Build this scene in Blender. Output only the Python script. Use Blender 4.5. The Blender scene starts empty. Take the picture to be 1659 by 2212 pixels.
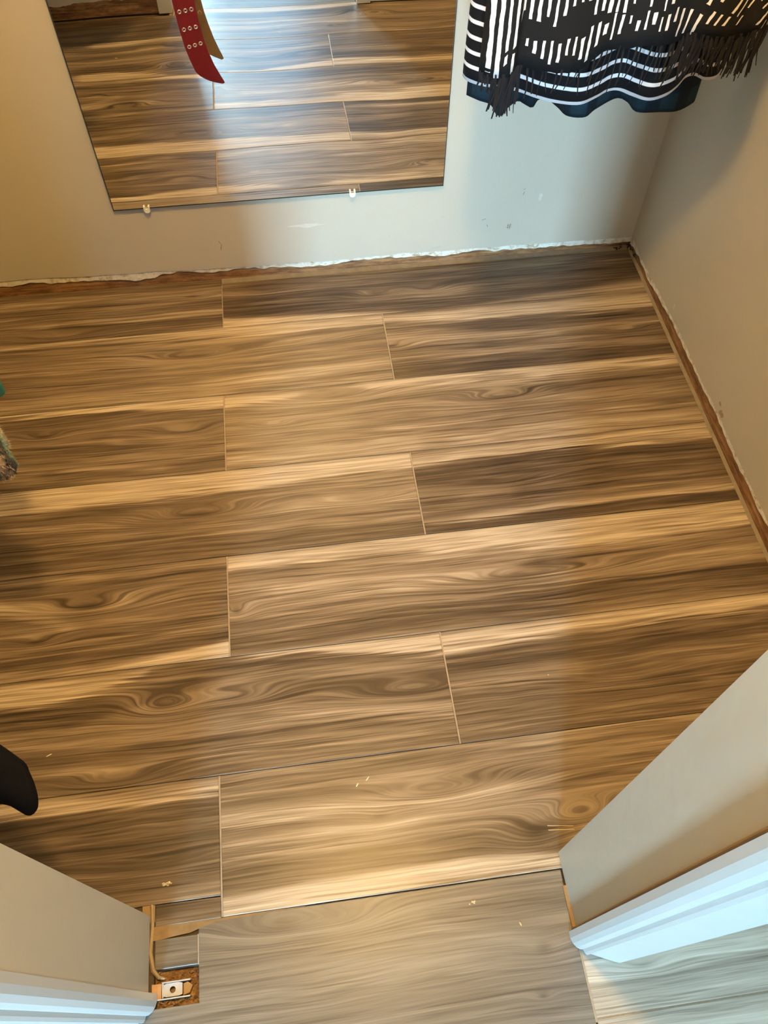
import bpy, bmesh, math, random
from mathutils import Vector, Matrix, noise as mnoise

random.seed(7)
SC = bpy.context.scene
COL = SC.collection

# ------------------------------------------------------------------ camera
cam_d = bpy.data.cameras.new('camera')
cam = bpy.data.objects.new('camera', cam_d)
COL.objects.link(cam)
cam_d.sensor_fit = 'VERTICAL'
cam_d.sensor_height = 36.0
cam_d.lens = 36.0 * 1729.39 / 2212.0
cam_d.clip_start = 0.02
_r = Vector((0.99131093, -0.13137032, 0.00666995))
_u = Vector((0.10692935, 0.8343379, 0.54078312))
_f = Vector((0.07660785, 0.535371, -0.84113562))
cam.matrix_world = Matrix(((_r.x, _u.x, -_f.x, 0.0), (_r.y, _u.y, -_f.y, 0.0), (_r.z, _u.z, -_f.z, 1.5), (0, 0, 0, 1)))
SC.camera = cam

# ------------------------------------------------------------------ world, daylight, exposure
world = bpy.data.worlds.new('daylight_world')
SC.world = world
world.use_nodes = True
world.node_tree.nodes['Background'].inputs[0].default_value = (0.62, 0.80, 1.0, 1)
world.node_tree.nodes['Background'].inputs[1].default_value = 1.0
SC.view_settings.view_transform = 'Standard'
SC.view_settings.look = 'None'
SC.view_settings.gamma = 1.0
SC.view_settings.use_curve_mapping = False
SC.view_settings.exposure = 0.3
SC.cycles.use_denoising = True
SC.cycles.blur_glossy = 0.35
SC.cycles.use_light_tree = False
SC.cycles.max_bounces = 6
SC.cycles.diffuse_bounces = 2
SC.cycles.glossy_bounces = 4
SC.cycles.adaptive_threshold = 0.05

DAY_COLOR = (0.46, 0.77, 1.0)
DAY_POWER = 640.0
DAY_POWER2 = 20.0
LAMP_COLOR = (1.0, 0.61, 0.20)
LAMP_STRENGTH = 440.0
LAMP_POS = (0.03, 0.50)
# daylight coming in at the bedroom window behind the viewer
WIN = dict(x0=-1.88, x1=-1.10, z0=0.95, z1=2.38, y=-6.0)
WIN2 = dict(x0=-0.11, x1=0.13, z0=1.35, z1=2.20, y=-3.0)   # narrow high window in the nearer wall
for _w, _p in ((WIN, DAY_POWER), (WIN2, DAY_POWER2)):
    ld = bpy.data.lights.new('window_daylight', 'AREA')
    ld.shape = 'RECTANGLE'
    ld.size = _w['x1'] - _w['x0']
    ld.size_y = _w['z1'] - _w['z0']
    ld.energy = _p
    ld.color = DAY_COLOR if _w is WIN else (0.33, 0.65, 1.0)
    lo = bpy.data.objects.new('window_daylight', ld)
    COL.objects.link(lo)
    lo.location = ((_w['x0'] + _w['x1']) / 2, _w['y'] - 0.02, (_w['z0'] + _w['z1']) / 2)
    lo.rotation_euler = (Vector((0, 1, 0))).to_track_quat('-Z', 'Z').to_euler()


# unseen side window, added in the bedroom to brighten the left door jamb
SIDE_FILL = dict(y0=-1.30, y1=-0.50, z0=0.95, z1=2.05, x=2.60)
ld = bpy.data.lights.new('added_side_light', 'AREA')
ld.shape = 'RECTANGLE'
ld.size = SIDE_FILL['y1'] - SIDE_FILL['y0']
ld.size_y = SIDE_FILL['z1'] - SIDE_FILL['z0']
ld.energy = 29.0
ld.color = (0.86, 1.0, 0.96)
lo = bpy.data.objects.new('added_side_light', ld)
COL.objects.link(lo)
lo.location = (SIDE_FILL['x'] + 0.02, (SIDE_FILL['y0'] + SIDE_FILL['y1']) / 2, (SIDE_FILL['z0'] + SIDE_FILL['z1']) / 2)
lo.rotation_euler = (Vector((-1, 0, 0))).to_track_quat('-Z', 'Z').to_euler()


# ------------------------------------------------------------------ helpers
class NT:
    """small node-tree writer"""
    def __init__(self, name):
        self.mat = bpy.data.materials.new(name)
        self.mat.use_nodes = True
        self.t = self.mat.node_tree
        self.bsdf = self.t.nodes['Principled BSDF']

    def new(self, kind, **props):
        n = self.t.nodes.new(kind)
        for k, v in props.items():
            setattr(n, k, v)
        return n

    def put(self, sock, val):
        if isinstance(val, bpy.types.NodeSocket):
            self.t.links.new(val, sock)
        else:
            if hasattr(sock, 'default_value') and sock.type == 'RGBA' and len(val) == 3:
                val = (*val, 1)
            sock.default_value = val

    def m(self, op, a, b=None, c=None, clamp=False):
        n = self.new('ShaderNodeMath', operation=op, use_clamp=clamp)
        for i, v in enumerate((a, b, c)):
            if v is not None:
                self.put(n.inputs[i], v)
        return n.outputs[0]

    def xyz(self, which='Object'):
        tc = self.new('ShaderNodeTexCoord')
        s = self.new('ShaderNodeSeparateXYZ')
        self.t.links.new(tc.outputs[which], s.inputs[0])
        return s.outputs

    def vec(self, x, y, z=0.0):
        c = self.new('ShaderNodeCombineXYZ')
        for i, v in enumerate((x, y, z)):
            self.put(c.inputs[i], v)
        return c.outputs[0]

    def noise(self, vec, scale=1.0, detail=2.0, rough=0.5, dist=0.0, color=False):
        n = self.new('ShaderNodeTexNoise')
        self.put(n.inputs['Vector'], vec)
        n.inputs['Scale'].default_value = scale
        n.inputs['Detail'].default_value = detail
        n.inputs['Roughness'].default_value = rough
        n.inputs['Distortion'].default_value = dist
        return n.outputs['Color' if color else 'Fac']

    def smooth(self, val, a, b):
        n = self.new('ShaderNodeMapRange', interpolation_type='SMOOTHSTEP')
        self.put(n.inputs[0], val)
        n.inputs[1].default_value = a
        n.inputs[2].default_value = b
        return n.outputs[0]

    def ramp(self, fac, stops, interp='LINEAR'):
        n = self.new('ShaderNodeValToRGB')
        cr = n.color_ramp
        cr.interpolation = interp
        stops = sorted(stops, key=lambda s: s[0])
        cr.elements[0].position, cr.elements[0].color = stops[0][0], (*stops[0][1], 1)
        cr.elements[1].position, cr.elements[1].color = stops[-1][0], (*stops[-1][1], 1)
        for p, c in stops[1:-1]:
            e = cr.elements.new(p)
            e.color = (*c, 1)
        self.put(n.inputs[0], fac)
        return n.outputs[0]

    def mixf(self, fac, a, b):
        n = self.new('ShaderNodeMix', data_type='FLOAT')
        self.put(n.inputs[0], fac)
        self.put(n.inputs[2], a)
        self.put(n.inputs[3], b)
        return n.outputs[0]

    def mixc(self, fac, a, b, blend='MIX'):
        n = self.new('ShaderNodeMix', data_type='RGBA', blend_type=blend)
        self.put(n.inputs[0], fac)
        self.put(n.inputs[6], a)
        self.put(n.inputs[7], b)
        return n.outputs[2]

    def bump(self, height, strength=0.2, dist=0.002):
        n = self.new('ShaderNodeBump')
        n.inputs['Strength'].default_value = strength
        n.inputs['Distance'].default_value = dist
        self.put(n.inputs['Height'], height)
        self.t.links.new(n.outputs[0], self.bsdf.inputs['Normal'])

    def set(self, **kw):
        names = dict(color='Base Color', rough='Roughness', metal='Metallic', spec='Specular IOR Level',
                     coat='Coat Weight', coat_rough='Coat Roughness', sheen='Sheen Weight', emit='Emission Color',
                     emit_s='Emission Strength', trans='Transmission Weight')
        for k, v in kw.items():
            self.put(self.bsdf.inputs[names[k]], v)
        return self.mat


def mesh_obj(name, verts, faces, mat=None, parent=None, smooth=False, **props):
    me = bpy.data.meshes.new(name)
    me.from_pydata([tuple(v) for v in verts], [], faces)
    me.validate()
    bm = bmesh.new()
    bm.from_mesh(me)
    bmesh.ops.recalc_face_normals(bm, faces=bm.faces)
    bm.to_mesh(me)
    bm.free()
    if smooth:
        for p in me.polygons:
            p.use_smooth = True
    if mat:
        me.materials.append(mat)
    o = bpy.data.objects.new(name, me)
    COL.objects.link(o)
    if parent:
        o.parent = parent
    for k, v in props.items():
        o[k] = v
    return o


def empty(name, loc, label=None, category=None, group=None, kind=None):
    o = bpy.data.objects.new(name, None)
    COL.objects.link(o)
    o.location = loc
    o.empty_display_size = 0.05
    tag(o, label, category, group, kind)
    return o


def tag(o, label=None, category=None, group=None, kind=None):
    for k, v in (('label', label), ('category', category), ('group', group), ('kind', kind)):
        if v:
            o[k] = v
    return o


def under(o, parent):
    """parent o, whose mesh is written in world coordinates, to an Empty that has a location"""
    o.parent = parent
    o.matrix_parent_inverse = Matrix.Translation(parent.location).inverted()
    return o


class Geo:
    def __init__(self):
        self.v, self.f = [], []

    def add(self, verts, faces):
        n = len(self.v)
        self.v += [tuple(v) for v in verts]
        self.f += [tuple(i + n for i in f) for f in faces]
        return self

    def box(self, x0, x1, y0, y1, z0, z1):
        return self.add([(x0, y0, z0), (x1, y0, z0), (x1, y1, z0), (x0, y1, z0), (x0, y0, z1), (x1, y0, z1), (x1, y1, z1), (x0, y1, z1)],
                        [(0, 3, 2, 1), (4, 5, 6, 7), (0, 1, 5, 4), (1, 2, 6, 5), (2, 3, 7, 6), (3, 0, 4, 7)])

    def tube(self, pts, rad, n=8, cap=True):
        pts = [Vector(p) for p in pts]
        rads = rad if isinstance(rad, (list, tuple)) else [rad] * len(pts)
        base = len(self.v)
        up = Vector((0.3, 0.2, 0.93))
        for i, p in enumerate(pts):
            d = (pts[min(i + 1, len(pts) - 1)] - pts[max(i - 1, 0)]).normalized()
            a = d.cross(up)
            if a.length < 1e-4:
                a = d.cross(Vector((1, 0, 0)))
            a.normalize()
            b = d.cross(a)
            for k in range(n):
                t = 2 * math.pi * k / n
                self.v.append(tuple(p + (a * math.cos(t) + b * math.sin(t)) * rads[i]))
        for i in range(len(pts) - 1):
            for k in range(n):
                k2 = (k + 1) % n
                self.f.append((base + i * n + k, base + i * n + k2, base + (i + 1) * n + k2, base + (i + 1) * n + k))
        if cap:
            self.f.append(tuple(base + k for k in range(n))[::-1])
            self.f.append(tuple(base + (len(pts) - 1) * n + k for k in range(n)))
        return self

    def prism(self, poly, z0, z1):
        n = len(poly)
        return self.add([(x, y, z0) for x, y in poly] + [(x, y, z1) for x, y in poly],
                        [tuple(range(n))[::-1], tuple(range(n, 2 * n))] + [(i, (i + 1) % n, n + (i + 1) % n, n + i) for i in range(n)])

    def build(self, name, mat, parent=None, smooth=False, **props):
        o = mesh_obj(name, self.v, self.f, mat, None, smooth, **props)
        if parent:
            under(o, parent)
        return o


# ------------------------------------------------------------------ materials
def paint_mat(name, color, seed=0.0, relief=0.35):
    n = NT(name)
    x, y, z = n.xyz()
    v = n.vec(x, n.m('ADD', y, seed), z)
    big = n.noise(v, 3.0, 1.0)
    mid = n.noise(v, 30.0, 2.0, 0.6)
    # scuffs: sparse smears with a shape of their own
    sc = n.noise(n.vec(n.m('MULTIPLY', x, 16.0), n.m('MULTIPLY', y, 16.0), n.m('MULTIPLY', z, 22.0)), 1.0, 3.0, 0.7, 1.2)
    scm = n.smooth(sc, 0.70, 0.80)
    tone = n.m('ADD', n.m('MULTIPLY', big, 0.10), 0.95)
    c = n.mixc(1.0, color, n.vec(tone, tone, tone), 'MULTIPLY')
    c = n.mixc(n.m('MULTIPLY', scm, 0.22), c, (0.30, 0.25, 0.18))
    n.bump(mid, relief, 0.003)
    return n.set(color=c, rough=0.42, spec=0.4)


def plain_mat(name, color, rough=0.5, spec=0.4, metal=0.0, vary=0.12, scale=30.0, relief=0.0):
    n = NT(name)
    x, y, z = n.xyz()
    f = n.noise(n.vec(x, y, z), scale, 3.0)
    t = n.m('ADD', n.m('MULTIPLY', f, 2 * vary), 1.0 - vary)
    c = n.mixc(1.0, color, n.vec(t, t, t), 'MULTIPLY')
    if relief:
        n.bump(f, relief, 0.002)
    return n.set(color=c, rough=rough, spec=spec, metal=metal)


WOOD = [(0.0, (0.036, 0.0245, 0.0155)), (0.22, (0.084, 0.059, 0.039)), (0.45, (0.178, 0.131, 0.089)), (0.66, (0.31, 0.243, 0.174)), (0.85, (0.50, 0.415, 0.318)), (1.0, (0.66, 0.575, 0.465))]


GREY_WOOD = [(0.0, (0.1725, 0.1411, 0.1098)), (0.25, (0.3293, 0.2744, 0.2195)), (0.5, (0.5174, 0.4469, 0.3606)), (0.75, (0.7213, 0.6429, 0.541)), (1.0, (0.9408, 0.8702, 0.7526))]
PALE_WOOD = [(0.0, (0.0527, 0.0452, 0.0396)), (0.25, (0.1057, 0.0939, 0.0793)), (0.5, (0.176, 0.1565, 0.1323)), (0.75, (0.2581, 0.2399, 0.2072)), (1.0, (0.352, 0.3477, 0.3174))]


def wood_mat(name, rect, tone, bands, knots, seed, palette=WOOD):
    """printed plank: streaks that flow round knots, pale sapwood and dark heartwood bands"""
    x0, x1, y0, y1 = rect
    n = NT(name)
    x, y, z = n.xyz()
    warp = n.m('MULTIPLY', n.m('SUBTRACT', n.noise(n.vec(n.m('MULTIPLY', x, 1.7), n.m('MULTIPLY', y, 7.0), seed), 1.0, 1.0), 0.5), 0.030)
    warp2 = n.m('MULTIPLY', n.m('SUBTRACT', n.noise(n.vec(n.m('MULTIPLY', x, 7.0), n.m('MULTIPLY', y, 30.0), seed + 3.1), 1.0, 1.0), 0.5), 0.007)
    v = n.m('ADD', n.m('ADD', y, warp), warp2)
    core = None
    ringw = None
    for kx, ky, sx, sy, amp, co in knots:
        dx = n.m('DIVIDE', n.m('SUBTRACT', x, kx), sx)
        dy = n.m('DIVIDE', n.m('SUBTRACT', n.m('ADD', y, warp2), ky), sy)
        d2 = n.m('ADD', n.m('MULTIPLY', dx, dx), n.m('MULTIPLY', dy, dy))
        g = n.m('EXPONENT', n.m('MULTIPLY', d2, -0.8))
        v = n.m('MULTIPLY_ADD', g, amp * 0.72, v)
        ringw = g if ringw is None else n.m('MAXIMUM', ringw, g)
        if co > 0:
            c = n.m('MULTIPLY', n.m('EXPONENT', n.m('MULTIPLY', d2, -7.0)), co)
            core = c if core is None else n.m('MAXIMUM', core, c)
    n1 = n.noise(n.vec(n.m('MULTIPLY', x, 1.0), n.m('MULTIPLY', v, 34.0), seed), 1.0, 1.0)
    n2 = n.noise(n.vec(n.m('MULTIPLY', x, 3.6), n.m('MULTIPLY', v, 150.0), seed + 7.7), 1.0, 2.0, 0.7)
    n3 = n.noise(n.vec(n.m('MULTIPLY', x, 13.0), n.m('MULTIPLY', v, 700.0), seed + 2.2), 1.0, 1.0, 0.6)
    t = n.m('MULTIPLY_ADD', n.m('SUBTRACT', n1, 0.5), 0.62, 0.50 + tone)
    yb = n.m('ADD', n.m('ADD', y, warp2), n.m('MULTIPLY', warp, 0.25))
    yb = n.m('MULTIPLY_ADD', n.m('SUBTRACT', n2, 0.5), 0.034, yb)
    fx = n.m('DIVIDE', n.m('SUBTRACT', x, x0), x1 - x0)
    H = y1 - y0
    for amt, soft, st in bands:
        stops = []
        for p, yc, hw in st:
            stops.append((min(1, max(0, p)), ((yc - y0) / H * 0.5 + 0.25, min(1, hw / H * 2), 1.0)))
        stops.sort(key=lambda s: s[0])
        if stops[0][0] > 0.06:
            stops.insert(0, (stops[0][0] - 0.05, (stops[0][1][0], stops[0][1][1] * 0.3, 0.0)))
        if stops[-1][0] < 0.94:
            stops.append((stops[-1][0] + 0.05, (stops[-1][1][0], stops[-1][1][1] * 0.3, 0.0)))
        col = n.ramp(fx, stops)
        s = n.new('ShaderNodeSeparateColor')
        n.t.links.new(col, s.inputs[0])
        yc = n.m('MULTIPLY_ADD', n.m('SUBTRACT', s.outputs[0], 0.25), 2 * H, y0)
        hw = n.m('MULTIPLY', s.outputs[1], H / 2)
        d = n.m('SUBTRACT', hw, n.m('ABSOLUTE', n.m('SUBTRACT', yb, yc)))
        sf = 0.003 + 0.03 * soft
        mask = n.m('MULTIPLY', n.smooth(d, -sf, sf * 0.6), s.outputs[2])
        if amt > 0:
            t = n.mixf(n.m('MULTIPLY', mask, amt * 0.9), t, 0.93)
        else:
            t = n.mixf(n.m('MULTIPLY', mask, -amt * 0.8), t, 0.12)
    t = n.m('MULTIPLY_ADD', n.m('SUBTRACT', n2, 0.5), 0.92, t)
    t = n.m('MULTIPLY_ADD', n.m('SUBTRACT', n3, 0.5), 0.30, t)
    n4 = n.noise(n.vec(n.m('MULTIPLY', x, 5.5), n.m('MULTIPLY', v, 230.0), seed + 5.5), 1.0, 0.0)
    t = n.m('MULTIPLY_ADD', n.smooth(n4, 0.58, 0.78), -0.20, t)
    if ringw is not None:
        ring = n.m('SINE', n.m('MULTIPLY', v, 900.0))
        t = n.m('MULTIPLY_ADD', n.m('MULTIPLY', ring, ringw), 0.03, t)
    if core is not None:
        t = n.m('MULTIPLY_ADD', core, -0.42, t)
    col = n.ramp(t, palette)
    rough = n.m('MULTIPLY_ADD', n3, 0.10, 0.30)
    return n.set(color=col, rough=rough, spec=0.4)


M_WALL = paint_mat('beige_wall_paint', (0.54, 0.50, 0.415))
M_CEIL = paint_mat('white_ceiling_paint', (0.52, 0.49, 0.43), 3.0, 0.2)
M_BED = paint_mat('bedroom_wall_paint', (0.32, 0.29, 0.24), 5.0, 0.2)
M_TRIM = plain_mat('white_trim_paint', (0.57, 0.575, 0.565), 0.30, 0.5, vary=0.03, scale=40, relief=0.03)


# ------------------------------------------------------------------ planks (x0,x1,y0,y1), tone, bands (strength, softness, [(along, centre, half width)]), knots
PLANKS = [
    ((-1.048, -0.2055, 1.5762, 1.7635), -0.02, [(0.35, 0.25, [(0.305, 1.7358, 0.0135), (1.002, 1.7073, 0.0136)]), (-0.5, 0.2, [(0.502, 1.6309, 0.0103), (0.742, 1.6157, 0.0086), (0.985, 1.6159, 0.0086)]), (-0.35, 0.2, [(0.321, 1.6264, 0.0085), (0.743, 1.6089, 0.0068)])], [(-0.284, 1.7037, 0.05, 0.01, 0.014, 0.8), (-0.622, 1.5935, 0.1, 0.012, 0.02, 0.0)]),
    ((-0.2035, 0.938, 1.5762, 1.744), -0.16, [(0.9, 0.12, [(-0.003, 1.587, 0.0187), (0.23, 1.5759, 0.0171), (0.51, 1.5603, 0.0103), (0.565, 1.5612, 0.0121)]), (0.55, 0.3, [(0.51, 1.5603, 0.0103), (0.666, 1.569, 0.02), (0.997, 1.588, 0.0213)]), (-0.6, 0.25, [(-0.002, 1.6406, 0.0263), (0.341, 1.6048, 0.0218), (0.538, 1.5971, 0.0193), (0.673, 1.6067, 0.0177), (0.999, 1.639, 0.0137)]), (-0.4, 0.25, [(0.352, 1.703, 0.0137), (0.689, 1.6899, 0.0203), (1.012, 1.6842, 0.0224)]), (0.3, 0.3, [(0.324, 1.6475, 0.0214), (0.456, 1.6423, 0.0223), (0.567, 1.6418, 0.0108)])], [(0.21, 1.6491, 0.07, 0.016, 0.035, 0.35), (-0.105, 1.6958, 0.12, 0.014, 0.02, 0.0), (0.35, 1.6517, 0.05, 0.02, 0.03, 0.2)]),
    ((-1.048, 0.2125, 1.343, 1.575), 0, [(0.65, 0.2, [(0.22, 1.5677, 0.0116), (0.441, 1.5739, 0.0134), (0.667, 1.5582, 0.0168), (1.003, 1.5511, 0.0153)]), (0.3, 0.3, [(0.637, 1.3834, 0.0306), (0.865, 1.3818, 0.027), (0.995, 1.3871, 0.0327)]), (-0.4, 0.2, [(0.236, 1.4077, 0.0091), (0.457, 1.4026, 0.0092), (0.646, 1.4125, 0.0078), (0.774, 1.4179, 0.0055)]), (-0.3, 0.2, [(0.23, 1.4655, 0.0102), (0.5, 1.4529, 0.0063)]), (0.35, 0.3, [(0.239, 1.3731, 0.0164), (0.663, 1.3553, 0.0158)])], [(-0.279, 1.4816, 0.13, 0.018, 0.045, 0.6), (-0.008, 1.493, 0.16, 0.012, 0.02, 0.0)]),
    ((0.2155, 0.938, 1.343, 1.575), -0.05, [(0.75, 0.25, [(-0.0, 1.5443, 0.0169), (0.343, 1.5436, 0.0213), (0.972, 1.5355, 0.0259)]), (-0.55, 0.25, [(0.032, 1.5328, 0.0084), (0.365, 1.5009, 0.0184), (1.023, 1.4907, 0.0127)]), (0.4, 0.3, [(0.021, 1.4789, 0.0205), (0.269, 1.4605, 0.0196), (0.606, 1.4492, 0.0057)]), (-0.6, 0.2, [(-0.0, 1.3676, 0.0193), (0.409, 1.3621, 0.0272), (0.99, 1.3618, 0.0158)]), (-0.4, 0.2, [(0.345, 1.4286, 0.008), (1.003, 1.4081, 0.0105)])], [(0.221, 1.4543, 0.05, 0.014, 0.03, 0.7), (0.837, 1.4371, 0.07, 0.01, 0.02, 0.1)]),
    ((-1.048, -0.2105, 1.1142, 1.342), -0.06, [(0.95, 0.12, [(0.364, 1.3435, 0.0103), (0.678, 1.3371, 0.0111), (1.004, 1.3203, 0.02)]), (-0.45, 0.2, [(0.369, 1.313, 0.0144), (0.693, 1.3071, 0.0145), (1.003, 1.296, 0.0073)]), (-0.4, 0.2, [(0.382, 1.225, 0.0103), (0.994, 1.1973, 0.0138)]), (-0.45, 0.2, [(0.516, 1.1495, 0.0086), (0.992, 1.143, 0.0134)]), (0.4, 0.2, [(0.389, 1.1762, 0.0047), (0.828, 1.1425, 0.0047)]), (0.3, 0.25, [(0.697, 1.2359, 0.014), (0.981, 1.2008, 0.0118)])], [(-0.632, 1.2656, 0.05, 0.012, 0.025, 0.5), (-0.313, 1.2376, 0.11, 0.022, 0.04, 0.1)]),
    ((-0.2075, 0.938, 1.1142, 1.342), 0.06, [(0.8, 0.15, [(0.002, 1.3193, 0.0163), (0.074, 1.3215, 0.0111), (0.153, 1.3234, 0.0052)]), (0.75, 0.2, [(0.314, 1.3313, 0.0136), (0.62, 1.325, 0.013), (0.993, 1.322, 0.0147)]), (-0.25, 0.25, [(0.145, 1.196, 0.0069), (0.394, 1.1738, 0.0069), (0.592, 1.1807, 0.007), (0.993, 1.1664, 0.0071)]), (-0.25, 0.2, [(0.002, 1.1959, 0.0069), (0.299, 1.1898, 0.0049)]), (0.35, 0.3, [(0.001, 1.137, 0.018), (0.389, 1.1328, 0.0203)]), (-0.3, 0.3, [(0.714, 1.2789, 0.0261), (1.004, 1.2718, 0.0226)]), (-0.25, 0.2, [(0.601, 1.2234, 0.0072), (1.003, 1.1987, 0.0109)]), (0.3, 0.3, [(0.485, 1.1291, 0.017), (1.015, 1.1375, 0.0175)])], [(0.464, 1.2524, 0.1, 0.018, 0.05, 0.6), (0.068, 1.298, 0.17, 0.022, 0.035, 0.1), (-0.094, 1.2338, 0.06, 0.01, 0.02, 0.1)]),
    ((-1.048, 0.2175, 0.8864, 1.1132), -0.02, [(0.9, 0.2, [(0.266, 1.0816, 0.0335), (0.459, 1.0812, 0.0319), (0.656, 1.0839, 0.0284), (0.994, 1.09, 0.0185)]), (-0.4, 0.2, [(0.271, 1.0321, 0.0111), (0.461, 1.0393, 0.01), (0.655, 1.0454, 0.0063), (0.837, 1.0492, 0.0051)]), (-0.5, 0.25, [(0.281, 0.9323, 0.0289), (0.512, 0.9262, 0.0262), (0.747, 0.9084, 0.0234), (0.997, 0.9125, 0.0208)]), (0.3, 0.3, [(0.784, 0.9931, 0.0123), (0.991, 0.9974, 0.0188)]), (0.3, 0.25, [(0.297, 1.0051, 0.0121), (0.47, 0.998, 0.0091)]), (-0.4, 0.2, [(0.275, 0.9879, 0.009), (0.59, 0.9755, 0.006)])], [(-0.276, 1.0003, 0.12, 0.02, 0.05, 0.7), (0.069, 0.9933, 0.16, 0.014, 0.028, 0.0)]),
    ((0.2205, 0.938, 0.8864, 1.1132), -0.16, [(0.85, 0.25, [(-0.002, 1.084, 0.0165), (0.168, 1.0921, 0.0133), (0.555, 1.0911, 0.0134), (0.999, 1.088, 0.0224)]), (-0.5, 0.25, [(0.003, 1.0372, 0.016), (0.462, 1.0484, 0.0229), (1.023, 1.0414, 0.0132)]), (0.7, 0.2, [(0.002, 0.9156, 0.0036), (0.27, 0.9217, 0.0072), (0.568, 0.9243, 0.0061), (1.01, 0.9273, 0.0074)]), (-0.5, 0.2, [(-0.006, 0.8958, 0.0071), (0.408, 0.8954, 0.0119), (1.009, 0.8977, 0.0109)]), (0.25, 0.3, [(-0.007, 0.9898, 0.0125), (0.286, 0.9756, 0.0125)])], [(0.421, 1.002, 0.1, 0.014, 0.02, 0.0)]),
    ((-1.048, -0.2145, 0.6544, 0.8854), -0.03, [(0.95, 0.08, [(0.584, 0.6491, 0.0019), (0.733, 0.6522, 0.0078), (1.0, 0.6692, 0.0214)]), (-0.5, 0.2, [(0.678, 0.6802, 0.0074), (0.819, 0.6922, 0.0101), (1.002, 0.7029, 0.0102)]), (-0.4, 0.2, [(0.462, 0.6903, 0.0089), (0.676, 0.7001, 0.0075), (0.94, 0.7033, 0.0041)]), (-0.45, 0.2, [(0.435, 0.8714, 0.0072), (0.722, 0.8587, 0.0045)]), (0.35, 0.25, [(0.442, 0.8232, 0.0135), (0.616, 0.7599, 0.0104)]), (-0.25, 0.3, [(0.78, 0.8327, 0.022), (1.001, 0.8478, 0.0168)])], [(-0.5, 0.8005, 0.1, 0.022, 0.05, 0.8), (-0.596, 0.7342, 0.05, 0.012, 0.02, 0.5)]),
    ((-0.2115, 0.938, 0.6544, 0.8854), 0.08, [(0.8, 0.2, [(0.002, 0.8663, 0.0113), (0.354, 0.8623, 0.0213), (0.623, 0.8601, 0.0233), (0.993, 0.8583, 0.0237)]), (0.6, 0.2, [(0.57, 0.8216, 0.0068), (1.003, 0.8325, 0.0076)]), (-0.35, 0.2, [(0.002, 0.8349, 0.0067), (0.177, 0.8365, 0.0073), (0.352, 0.8411, 0.0057)]), (-0.7, 0.3, [(-0.002, 0.6752, 0.0175), (0.247, 0.6866, 0.0205), (0.499, 0.6862, 0.0311), (0.76, 0.6934, 0.029), (0.99, 0.6927, 0.0294)]), (-0.3, 0.2, [(0.003, 0.7228, 0.0052), (0.254, 0.7438, 0.0053), (0.507, 0.7279, 0.0053)]), (0.45, 0.3, [(0.088, 0.7873, 0.0135), (0.343, 0.7799, 0.0164), (0.5, 0.7791, 0.011)]), (-0.35, 0.3, [(0.65, 0.7825, 0.0139), (1.008, 0.7942, 0.0143)]), (0.3, 0.3, [(0.001, 0.8139, 0.011), (0.174, 0.8021, 0.0082)])], [(0.386, 0.7592, 0.15, 0.02, 0.045, 0.5), (-0.196, 0.7505, 0.03, 0.016, 0.03, 0.6), (0.56, 0.7593, 0.12, 0.016, 0.02, 0)]),
    ((-1.048, 0.2095, 0.4236, 0.6534), -0.06, [(0.8, 0.15, [(0.313, 0.6218, 0.0246), (0.396, 0.6264, 0.0214), (0.473, 0.6332, 0.0144), (0.522, 0.6424, 0.0058), (0.543, 0.6486, 0.002)]), (0.95, 0.12, [(0.71, 0.6489, 0.0039), (0.813, 0.6442, 0.0079), (0.998, 0.6302, 0.0198)]), (-0.6, 0.2, [(0.317, 0.5739, 0.0197), (0.42, 0.5739, 0.023), (0.509, 0.5937, 0.0164), (0.608, 0.6058, 0.0119)]), (-0.4, 0.2, [(0.63, 0.6326, 0.0058), (0.994, 0.6026, 0.0058)]), (-0.4, 0.2, [(0.329, 0.4491, 0.0134), (0.494, 0.4457, 0.0106), (0.648, 0.4394, 0.0127)]), (-0.45, 0.2, [(0.526, 0.4983, 0.0044), (0.732, 0.4932, 0.0067), (0.998, 0.4744, 0.0045)]), (0.3, 0.2, [(0.426, 0.4673, 0.0043), (0.594, 0.4662, 0.0052), (0.939, 0.4548, 0.0066)]), (0.35, 0.3, [(0.734, 0.5269, 0.0091), (0.973, 0.4992, 0.0068)])], [(-0.345, 0.5693, 0.06, 0.024, 0.06, 0.3), (-0.213, 0.5659, 0.09, 0.018, 0.04, 0.3), (0.136, 0.5375, 0.13, 0.022, 0.05, 0.2), (-0.427, 0.4394, 0.09, 0.015, 0.03, 0.2)]),
    ((0.2125, 0.938, 0.4236, 0.6534), -0.13, [(0.85, 0.25, [(-0.008, 0.6282, 0.0198), (0.324, 0.6329, 0.0171), (0.952, 0.6354, 0.0154)]), (-0.4, 0.25, [(-0.003, 0.5658, 0.0071), (0.304, 0.5762, 0.0072), (0.84, 0.5793, 0.0148)]), (-0.4, 0.25, [(-0.006, 0.4766, 0.0067), (0.208, 0.484, 0.0068), (0.659, 0.4864, 0.0092)]), (0.3, 0.3, [(-0.004, 0.5394, 0.014), (0.357, 0.5416, 0.0118)]), (-0.35, 0.2, [(-0.01, 0.4365, 0.0065), (0.316, 0.4325, 0.0066), (0.634, 0.4345, 0.0066)])], [(0.567, 0.5121, 0.16, 0.016, 0.02, 0)]),
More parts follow.
